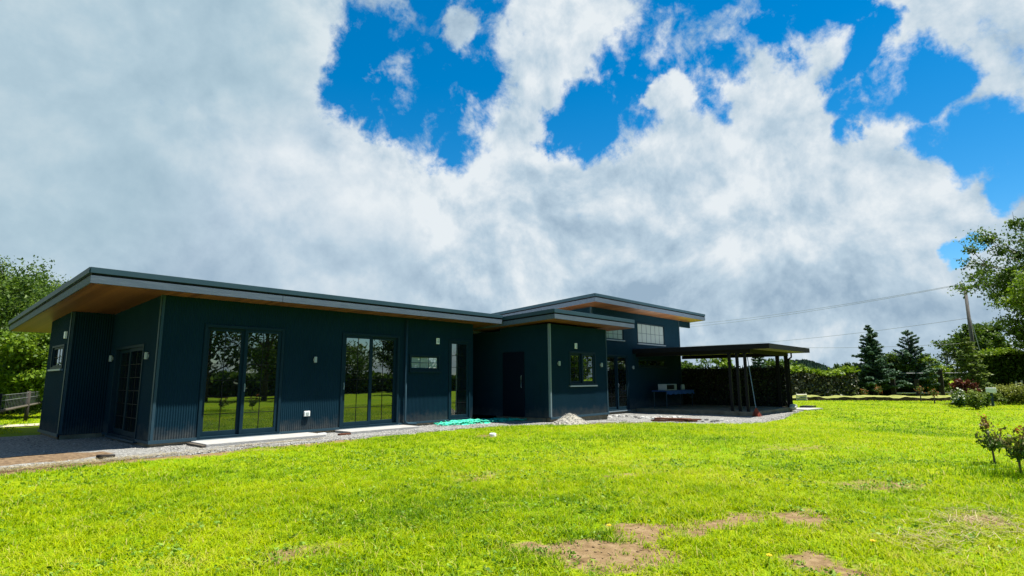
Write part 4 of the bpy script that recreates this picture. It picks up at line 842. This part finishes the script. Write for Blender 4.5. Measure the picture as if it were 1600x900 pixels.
def bush(name, px, d, h, w, seed, lm, label, n=2200, leaf=.06, flowers=0, group=None):
    q = on_ray(px, d); root = empty(name, q, label, 'shrub', group); rs = np.random.RandomState(seed)
    b = MB(); ns = 9; ends = []
    for k_ in range(ns):
        a_ = rs.rand()*6.28; r_ = w*.42*rs.rand()**.5; e_ = Vector(q)+Vector((math.cos(a_)*r_, math.sin(a_)*r_, h*rs.uniform(.55, .95))); m_ = Vector(q).lerp(e_, .5)+Vector((0, 0, h*.08)); b.tube([Vector(q), m_, e_], [.018, .012, .004], 4); ends += [e_, m_]
    b.build('stems', M['bark'], root)
    T = np.array([tuple(x) for x in ends]); k = rs.randint(0, len(T), n); C = T[k]+rs.normal(size=(n, 3))*(w*.13, w*.13, h*.14); C[:, 2] = np.maximum(C[:, 2], q[2]+.03)
    leaf_cloud(n, C[:, 0], C[:, 1], C[:, 2], leaf*(.6+.8*rs.rand(n)), 'leaves', lm, root, np.clip(.6*rs.rand(n)+.4*(C[:, 2]-q[2])/h, 0, 1))
    if flowers:
        k = rs.randint(0, len(T), flowers); C = T[k]+rs.normal(size=(flowers, 3))*(w*.15, w*.15, h*.10); C[:, 2] += h*.1
        leaf_cloud(flowers, C[:, 0], C[:, 1], C[:, 2], .09*(.6+.6*rs.rand(flowers)), 'blossoms', LM['petal'], root)
    return root
bush('flowering_shrub', 1494, 27, .72, .6, 61, LM['mid'], 'rounded shrub with white blossoms on top at the lawn edge', flowers=160)
bush('green_shrub', 1520, 25, .72, .75, 62, LM['larch'], 'feathery green shrub right of the white-blossomed one', n=2600)
bush('green_shrub', 1537, 27, .6, .3, 63, LM['mid'], 'small thin shrub between the feathery shrub and the white box', n=500)
bush('golden_shrub', 1572, 29.5, .85, 1.1, 64, LM['gold'], 'golden green rounded shrub nearest the white box', n=4200, group='golden shrubs')
bush('golden_shrub', 1600, 29, 1.0, 1.5, 65, LM['gold'], 'golden green shrub cut by the right border', n=4200, group='golden shrubs')
bush('golden_shrub', 1563, 33, .8, 1.0, 66, LM['olive'], 'olive green shrub behind the golden ones', n=3200)
# white box on a stand
wb = on_ray(1547, 28); bx_ = empty('meter_box', wb, 'white box on a short dark stand behind the shrubs', 'box')
b = MB(); b.box(wb[0]-.12, wb[0]+.12, wb[1]-.2, wb[1]+.2, wb[2]+.66, wb[2]+.90); b.build('housing', M['plastic_white'], bx_, bevel=.01)
b = MB(); b.box(wb[0]-.03, wb[0]+.03, wb[1]-.05, wb[1]+.05, wb[2]-.1, wb[2]+.659); b.build('stand', M['trim'], bx_)
# pale pickets at the right border
for i, px in enumerate((1588, 1597, 1606)):
    p = Vector(on_ray(px, 37)); b = MB(); b.box(p.x-.05, p.x+.05, p.y-.05, p.y+.05, p.z-.1, p.z+1.15+.05*i); tag(b.build('wooden_post', M['slat'], None, bevel=.01), ['pale wooden post left of the pair at the right border', 'pale wooden post second from the right border', 'pale wooden post cut by the right border'][i], 'post', 'pale posts by the golden shrubs')

# staked saplings on the bank
for i, (px, d, h) in enumerate(((1349, 40, .55), (1371, 40, .70), (1436, 33.5, .85), (1457, 31, .7))):
    q = on_ray(px, d); root = empty('sapling', q, ['short bare sapling in front of the dense conifer, left one', 'staked sapling before the dense conifer, taller of its pair', 'staked sapling before the sparse conifer, thick at the top', 'thin sapling right of the thick-topped one on the lawn edge'][i], 'sapling', 'saplings along the bank')
    b = MB(); b.tube([Vector(q)-Vector((0, 0, .05)), Vector(q)+Vector((.02, 0, h))], [.035, .02], 6); b.build('stem', M['wood_grey'], root)
    n_ = 120; C = np.array(q)[None]+RS.normal(size=(n_, 3))*(.10, .10, .12); C[:, 2] = q[2]+h*.85+RS.normal(size=n_)*.11; leaf_cloud(n_, C[:, 0], C[:, 1], C[:, 2], .05+.04*RS.rand(n_), 'leaves', LM['bronze'], root)

# rose bushes near the camera on the right
def rose(q, h, w, seed, label, n=300, leaf=.042):
    rs = np.random.RandomState(seed); root = empty('rose_bush', q, label, 'rose bush', 'young roses on the lawn'); b = MB(); Q = Vector(q); T = []
    fork = Q+Vector((-.02, .01, h*.33)); b.tube([Q-Vector((0, 0, .05)), Q.lerp(fork, .5)+Vector((.01, 0, 0)), fork], [.016, .013, .012], 6)
    for k_ in range(9):
        a_ = k_*.75+rs.rand(); l_ = rs.uniform(.08, .66)*h; e_ = fork+Vector((math.cos(a_)*w*.45*rs.uniform(.4, 1), math.sin(a_)*w*.45*rs.uniform(.4, 1), l_)); m_ = fork.lerp(e_, .5)+Vector((0, 0, -.03)); b.tube([fork, m_, e_], [.008, .006, .003], 5)
        for j in range(7): T.append(fork.lerp(m_, .4+.6*rs.rand()) if j < 2 else m_.lerp(e_, rs.rand()))
    b.build('stems', M['bark'], root)
    T = np.array([tuple(x) for x in T]); k = rs.randint(0, len(T), n); C = T[k]+rs.normal(size=(n, 3))*.036
    rr = np.clip((C[:, 2]-q[2])/h*1.1-.35+.35*rs.rand(n), 0, 1)
    leaf_cloud(n, C[:, 0], C[:, 1], C[:, 2], leaf*(.6+.7*rs.rand(n)), 'leaves', LM['bronze'], root, rr, elong=1.5)
rose(gp(1555, 726), .74, .46, 71, 'young rose bush with dark green and bronze leaves standing alone on the lawn')
rose(gp(1597, 745), .72, .66, 72, 'reddish rose bush cut by the right border in tall grass', n=420)
# utility pole and wires
UP = Vector(on_ray(1528, 45)); top = UP+Vector((0, 0, 8.75))
po = empty('utility_pole', UP, 'tall grey utility pole with a crossarm and wires above the young larch', 'utility pole')
b = MB(); b.tube([UP-Vector((0, 0, .3)), top], [.16, .11], 10); b.build('pole', M['pole'], po, smooth=True)
wd = Vector((RGT[0], RGT[1], 0)).normalized()
b = MB(); a_ = top-wd*.75-Vector((0, 0, .15)); c_ = top+wd*.55-Vector((0, 0, .15)); b.tube([a_, c_], .075, 4); b.build('crossarm', M['pole'], po)
for s_ in (-.7, -.35, .3, .5):
    b = MB(); p = top+wd*s_-Vector((0, 0, .08)); b.tube([p, p+Vector((0, 0, .2))], [.05, .03], 6); b.build('insulator', M['trim'], po)
b = MB(); g_ = UP+wd*1.0+Vector((0, 0, .2)); b.tube([top-Vector((0, 0, 2.4))+wd*.1, g_], .025, 5); b.build('guy_wire', M['lamp_white'], po)
def at(px, py, d): q = CAM+(FWD+RGT*(px-800)/882.953-UPV*(py-450)/882.953)*d; return Vector(q)
WIRES = [(top-wd*.7+Vector((0, 0, .12)), at(1100, 497, 75), .7), (top-wd*.35+Vector((0, 0, .12)), at(1100, 501, 76), .7), (top-Vector((0, 0, 2.6)), at(1180, 530, 70), .5), (top-Vector((0, 0, 4.6)), at(1255, 538, 66), .4),
         (top+wd*.5+Vector((0, 0, .1)), at(1700, 445, 60), .3), (top+wd*.3+Vector((0, 0, .1)), at(1700, 452, 60), .3)]
for i, (p, q, sag) in enumerate(WIRES):
    b = MB(); d_ = q-p; q2 = p+d_*1.6; pts = [p.lerp(q2, t/16)-Vector((0, 0, sag*4*(t/16)*(1-t/16))) for t in range(17)]
    tag(b.tube(pts, .014, 4) or b.build('overhead_wire', M['wire'], None), ['upper wire of the top pair running left from the crossarm', 'lower wire of the top pair running left from the crossarm', 'middle overhead wire leaving the pole below the crossarm', 'lowest overhead wire leaving the pole', 'upper wire running right from the crossarm', 'lower wire running right from the crossarm'][i], 'wire', 'overhead wires')

# trees seen through the carport's opening and over its roof
conifer('slim_conifer', on_ray(1187, 40), 3.75, 2.4, 80, LM['blue'], 'slim conifer whose tip shows above the carport roof', n=5000, leaf=.11, whorls=16)
tree('garden_tree', on_ray(1212, 46), 2.9, 2.4, 81, LM['mid'], 'bark', 'rounded green tree behind the right end of the ivy screen', n=2500, leaf=.13, trunk_h=.1)
tree('garden_tree', on_ray(1072, 44), 2.7, 2.4, 82, LM['mid'], 'bark', 'green tree seen at the left end of the gap under the carport roof', n=2500, leaf=.13, trunk_h=.1)
tree('garden_tree', on_ray(1132, 46), 3.4, 2.0, 83, LM['bright'], 'bark', 'yellow-green tree seen between the carport posts', n=2500, leaf=.13, trunk_h=.1)
tree('airy_tree', on_ray(1113, 48), 3.7, 2.4, 84, LM['mid'], 'bark', 'thin airy tree seen through the gap left of the carport posts', n=700, leaf=.12, trunk_h=.2)
tree('dark_tree', on_ray(1325, 58), 2.7, 2.6, 85, LM['dark'], 'bark', 'dark round tree between the clipped hedge and the far conifers', n=3500, leaf=.18, trunk_h=.1)
tree('dark_tree', on_ray(1250, 60), 2.5, 3.2, 86, LM['mid'], 'bark', 'bushy green tree just right of the carport above the hedge', n=4000, leaf=.18, trunk_h=.1)

# bank beyond the lawn and a gravelled drive behind it
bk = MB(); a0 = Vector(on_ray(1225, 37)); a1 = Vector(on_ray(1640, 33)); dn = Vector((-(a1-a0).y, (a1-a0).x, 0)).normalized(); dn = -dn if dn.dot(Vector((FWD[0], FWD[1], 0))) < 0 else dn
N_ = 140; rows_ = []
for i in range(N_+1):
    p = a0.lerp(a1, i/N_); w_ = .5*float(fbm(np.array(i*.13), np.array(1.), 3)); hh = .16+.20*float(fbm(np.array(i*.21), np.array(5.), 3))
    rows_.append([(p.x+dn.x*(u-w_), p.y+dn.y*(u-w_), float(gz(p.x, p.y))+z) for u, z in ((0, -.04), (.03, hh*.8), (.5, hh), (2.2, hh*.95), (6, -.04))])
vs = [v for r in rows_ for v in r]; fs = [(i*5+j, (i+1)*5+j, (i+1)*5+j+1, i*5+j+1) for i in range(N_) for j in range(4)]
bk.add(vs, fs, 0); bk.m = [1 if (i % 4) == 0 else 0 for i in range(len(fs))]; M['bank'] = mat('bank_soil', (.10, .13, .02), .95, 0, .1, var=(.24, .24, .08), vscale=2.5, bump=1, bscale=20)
tag(bk.build('grass_bank', [M['bank'], mat('bank_face_soil_shade', (.025, .018, .010), .95, 0, .1, var=(.07, .05, .03), vscale=3)], None), kind='structure')  # front face: soil darkened in colour to hold the bank's shade line
dr = MB(); c_ = [Vector(on_ray(px, d)) for px, d in ((1380, 50), (1560, 50), (1560, 62), (1380, 62))]; dr.add([(p.x, p.y, p.z+.06) for p in c_], [(0, 1, 2, 3)])
tag(dr.build('drive', M['concrete'], None), kind='structure')
# light earth track at the far left
dr = MB(); c_ = [Vector(on_ray(px, d)) for px, d in ((-160, 14.6), (110, 17.2), (110, 17.9), (-160, 15.4))]; dr.add([(p.x, p.y, p.z+.03) for p in c_], [(0, 1, 2, 3)])
tag(dr.build('path', mat('path_earth', (.26, .235, .17), .95, 0, .1, var=(.36, .33, .25), vscale=4), None), kind='structure')

# far wood, wooded hill
n_far = 150; fv = []; 
def far_trees():
    b = MB(); rs = np.random.RandomState(3)
    for i in range(n_far):
        px = 980+i*5.2+rs.uniform(-2, 2); d = 190+rs.uniform(-20, 20); q = on_ray(px, d); h = 5.2+rs.uniform(-1.0, 1.8); w_ = h*.36
        for L_ in range(5):
            z0 = q[2]+h*(.05+L_*.17); z1 = z0+h*.32; r_ = w_*.5*(1-L_*.17); k = 7; vs = [(q[0]+r_*math.cos(6.283*j/k)*rs.uniform(.75, 1.15), q[1]+r_*math.sin(6.283*j/k)*rs.uniform(.75, 1.15), z0+rs.uniform(-.15, .15)) for j in range(k)]+[(q[0], q[1], z1)]
            b.add(vs, [(j, (j+1) % k, k) for j in range(k)])
    me = b.build('distant_wood', LM['far'], None); return me
fo_ = far_trees(); at_ = fo_.data.attributes.new('rnd', 'FLOAT', 'FACE'); at_.data.foreach_set('value', RS.rand(len(fo_.data.polygons)).astype(np.float32))
tag(fo_, 'row of small dark conifers far behind the hedges', 'wood', kind='stuff')
def hill(px0, px1, d, hmax, name):
    n_ = 26000; t = RS.rand(n_); u = RS.rand(n_); px = px0+(px1-px0)*t
    prof = hmax*np.clip(np.sin(np.pi*np.clip(t, 0, 1))**.6, 0, 1); z = prof*u*(.93+.14*fbm(t*30, u*4)); dd = d+u*40
    q = CAM[None]+(FWD[None]+RGT[None]*((px-800)/882.953)[:, None])*dd[:, None]; 
    o = leaf_cloud(n_, q[:, 0], q[:, 1], z-.3, RS.uniform(1.2, 2.6, n_), name, LM['far']); return o
tag(hill(1165, 1300, 330, 12.2, 'wooded_hill'), 'low blue-green wooded hill beyond the carport', 'hill', kind='structure')

# ------------------------------------------------------------------ what stands behind the camera (seen in the glass)
back = [(11.5, -29, 11, 8, 'dark'), (16.5, -31, 12, 8, 'mid'), (8.0, -33, 10, 7, 'mid'), (30.5, -33, 8.6, 4.2, 'dark'), (20.5, -37, 5, 5, 'mid'), (25, -44, 4, 5, 'mid'), (38, -40, 4.4, 6, 'dark'), (46, -36, 5, 6, 'mid'), (2, -36, 7, 6, 'mid'), (60, -30, 8, 6, 'dark'), (-14, -8, 7, 5, 'bright'), (-20, 0, 9, 6, 'mid'), (-16, 5, 8, 5, 'bright'), (-24, 8, 9, 6, 'dark'), (33, -46, 5, 7, 'mid'), (37, -21, 8, 7, 'bright'), (31, -17.5, 5, 3.5, 'bright')]
for i, (x, y, h, w_, c) in enumerate(back):
    tree('garden_tree', (x, y, float(gz(x, y))), h, w_, 200+i, LM[c], 'bark', 'leafy tree standing behind the photographer, mirrored in the glass doors', 'tree', 'trees behind the photographer', n=5000, leaf=.2, limbs=16, trunk_h=.12, spread=.15)
b = MB()
hedge((-10, -42, -.2), (70, -50, -.2), 1.7, 2, 9000, LM['dark'], LM['mid'], 'field_hedge', 'low field hedge behind the photographer mirrored in the glass', 4000, leaf=.4)

# ------------------------------------------------------------------ grass
def in_house(x, y):
    return ((x > -.9) & (x < 23.6) & (y > yedge(x)+.03) & (y < 9)) | ((x > -7) & (x <= -.9) & (y > yedge(x)+.03) & (y < 4.5+2.5*vnoise(x*.7, y*.7))) | ((x >= 23.6) & (x < 25.2) & (y > yedge(x)+.03) & (y < 4))
def blades(n, rmin, rmax, hmin, hmax, wid, name, az0=-52, az1=52, clump=1, fin=0, fout=0):
    """grass tufts spread evenly over a ring sector of lawn in front of the camera; taller and denser where it is lush, gone where worn"""
    base = math.degrees(_y)
    m_ = n//clump
    r = np.sqrt(RS.rand(m_)*(rmax**2-rmin**2)+rmin**2); az = np.radians(base+RS.uniform(az0, az1, m_))
    fk = np.ones(m_)
    if fin: fk *= np.clip((r-rmin)/fin, 0, 1)
    if fout: fk *= np.clip((rmax-r)/fout, 0, 1)
    sel = RS.rand(m_) < fk; r, az = r[sel], az[sel]; m_ = len(r)
    x = CAM[0]+r*np.cos(az); y = CAM[1]+r*np.sin(az)
    x = np.repeat(x, clump)+RS.normal(size=m_*clump)*.012*clump**.5*(1+rmin*.1); y = np.repeat(y, clump)+RS.normal(size=m_*clump)*.012*clump**.5*(1+rmin*.1)
    bz = bare(x, y)+.9*(fbm(x*7+5, y*7+5, 3)-.5)
    lush = fbm(x*.9, y*.9, 3); fine_ = fbm(x*5, y*5, 2)
    keep = (~in_house(x, y)) & (RS.rand(len(x)) > np.clip((bz-.20)*2.0, 0, .96)) & (RS.rand(len(x)) < .45+1.1*fine_)
    x, y, lush, fine_, bz = x[keep], y[keep], lush[keep], fine_[keep], bz[keep]; n = len(x)
    h = RS.uniform(hmin, hmax, n)*(.35+.8*lush+.9*(fbm(x*9, y*9, 2)-.3))*np.where(bz > .35, .6, 1); w_ = wid*(.6+.8*RS.rand(n))
    th = RS.rand(n)*6.283; lean = RS.uniform(.3, 1.9, n)*h; tx, ty = np.cos(th), np.sin(th); sx, sy = -ty, tx
    z = gz(x, y)-.004
    p0 = np.stack([x, y, z], -1); S_ = np.stack([sx, sy, 0*sx], -1)*w_[:, None]*.5; D = np.stack([tx, ty, 0*tx], -1)
    m1 = p0+D*(lean*.28)[:, None]; m1[:, 2] += h*.58; tp_ = p0+D*lean[:, None]; tp_[:, 2] += h*RS.uniform(.75, 1.0, n)
    V = np.stack([p0-S_, p0+S_, m1+S_*.8, m1-S_*.8, tp_+S_*.12, tp_-S_*.12], 1).reshape(-1, 3); i = np.arange(n)[:, None]*6
    F = np.stack([i+[0, 1, 2, 3], i+[3, 2, 4, 5]], 1).reshape(-1, 4)
    rnd = np.clip(.85*fbm(x*.5+9, y*.5+4, 4)+.5*fbm(x*6, y*6, 2)+.55*RS.rand(n)-.48, 0, 1); dead = RS.rand(n) < .03+.18*np.clip(bz, 0, 1); rnd = np.where(dead, 1, rnd*.9)
    o = bulk(name, V, F, np.repeat(rnd, 2), M['grass']); return o
M['grass'] = leafmat('grass_blades', [(.03, .10, .0), (.14, .25, .0), (.26, .35, .0), (.36, .42, .0), (.42, .38, .10)], .5, rough=.55, spec=.10)
tag(blades(330000, 2.8, 10.0, .025, .07, .0072, 'grass', clump=6, fout=3.5), 'short bright green grass of the near lawn', 'grass', kind='stuff')
tag(blades(330000, 6.5, 23, .03, .065, .011, 'grass', clump=5, fin=3.5, fout=8), 'short bright green grass of the middle lawn', 'grass', kind='stuff')
tag(blades(230000, 14, 46, .04, .075, .022, 'grass', clump=3, fin=9), 'short green grass of the far lawn', 'grass', kind='stuff')
# broad-leaved weeds in the near lawn
n = 9000; r = np.sqrt(RS.rand(n)*(11**2-2.8**2)+2.8**2); az = np.radians(math.degrees(_y)+RS.uniform(-50, 50, n)); cx = CAM[0]+r*np.cos(az); cy = CAM[1]+r*np.sin(az)
cl = fbm(cx*1.3+30, cy*1.3, 3); kp = (cl > .52) & (bare(cx, cy) < .55) & ~in_house(cx, cy); cx, cy = cx[kp], cy[kp]; n = len(cx)
cx = np.repeat(cx, 4)+RS.normal(size=n*4)*.02; cy = np.repeat(cy, 4)+RS.normal(size=n*4)*.02
M['weed'] = leafmat('weed_leaves', [(.05, .13, .004), (.12, .23, .01), (.24, .36, .05)], .35)
tag(leaf_cloud(n*4, cx, cy, gz(cx, cy)+RS.uniform(.01, .04, n*4), RS.uniform(.012, .03, n*4), 'clover', M['weed'], flat=.5), 'low clover and small weeds scattered through the near lawn', 'weeds', kind='stuff')
n = 5000; cx = RS.uniform(-2.5, 5.5, n); cy = RS.uniform(-12.6, -6.5, n); kp = bare(cx, cy) > .55+.3*RS.rand(n); cx, cy = cx[kp], cy[kp]
M['clods'] = leafmat('soil_clods', [(.09, .055, .026), (.17, .115, .06), (.26, .20, .12)], 0, rough=.95)
tag(pebbles(len(cx), cx, cy, gz(cx, cy)+.003, RS.uniform(.004, .014, len(cx)), 'soil_crumbs', M['clods']), 'crumbs of dry soil on the bare patches of lawn', 'soil', kind='stuff')
# straw: dry clippings on the border and at the right
def straw(n, cx, cy, sx, sy, name, label):
    x = cx+RS.normal(size=n)*sx; y = cy+RS.normal(size=n)*sy; z = gz(x, y)+RS.uniform(.02, .05, n); th = RS.normal(size=n)*.7+RS.choice([0, 1.6], n); l_ = RS.uniform(.03, .11, n); D = np.stack([np.cos(th), np.sin(th), RS.uniform(-.15, .2, n)], -1)*l_[:, None]; C = np.stack([x, y, z], -1); Sd = np.stack([-np.sin(th), np.cos(th), 0*th], -1)*.002
    V = np.stack([C-D-Sd, C-D+Sd, C+D+Sd, C+D-Sd], 1).reshape(-1, 3); return tag(bulk(name, V, np.arange(n*4).reshape(n, 4), RS.rand(n), M['straw']), label, 'straw', kind='stuff')
M['straw'] = leafmat('straw', [(.13, .10, .045), (.26, .21, .10), (.38, .32, .18)], .2)
q = gp(1540, 822); straw(420, q[0], q[1], .36, .26, 'straw', 'matted dry straw on the lawn at the lower right')
q = gp(1455, 850); straw(130, q[0], q[1], .2, .15, 'straw', 'small tuft of dry straw left of the matted straw')
straw(2600, -1.9, -1.45, 1.5, .14, 'straw', 'dry grass clippings along the lawn border at the left corner of the house')
q = gp(430, 694); straw(400, q[0], q[1], .7, .05, 'straw', 'reddish dry grass at the lawn edge by the long doorstep')
# tall dark grass under the roses
q = gp(1580, 748); n_ = 500; x = q[0]+RS.normal(size=n_)*.35; y = q[1]+RS.normal(size=n_)*.3; h_ = RS.uniform(.06, .20, n_); th = RS.rand(n_)*6.28; D = np.stack([np.cos(th), np.sin(th), 0*th], -1)*(h_*.4)[:, None]; C = np.stack([x, y, gz(x, y)], -1); Sd = np.stack([-np.sin(th), np.cos(th), 0*th], -1)*.004; T_ = C+D; T_[:, 2] += h_
V = np.stack([C-Sd, C+Sd, T_+Sd*.2, T_-Sd*.2], 1).reshape(-1, 3); tag(bulk('tall_grass', V, np.arange(n_*4).reshape(n_, 4), RS.rand(n_)*.3, M['grass']), 'longer grass round the feet of the rose bushes', 'grass', kind='stuff')
# dandelions
M['yellow'] = mat('dandelion_yellow', (.75, .50, .01), .7)
for i, (px, py, l_) in enumerate(((952, 834, 'dandelion flower left of the larger bare patch'), (1203, 884, 'dandelion flower near the bottom right of the bare soil'), (1365, 860, 'small dandelion flower right of the small bare patch'))):
    g = gp(px, py); root = empty('dandelion', g, l_, 'flower', 'dandelions in the near lawn'); b = MB(); b.tube([(g[0], g[1], g[2]), (g[0], g[1], g[2]+.065)], .002, 5); b.build('stem', M['weed'], root)
    b = MB(); 
    for k_ in range(26):
        a_ = k_*2.4; r_ = .004+.0007*k_; p = Vector((g[0]+math.cos(a_)*.003, g[1]+math.sin(a_)*.003, g[2]+.066)); e_ = Vector((g[0]+math.cos(a_)*r_, g[1]+math.sin(a_)*r_, g[2]+.078-.0004*k_)); b.tube([p, e_], [.002, .0035], 4)
    b.build('flower_head', M['yellow'], root)
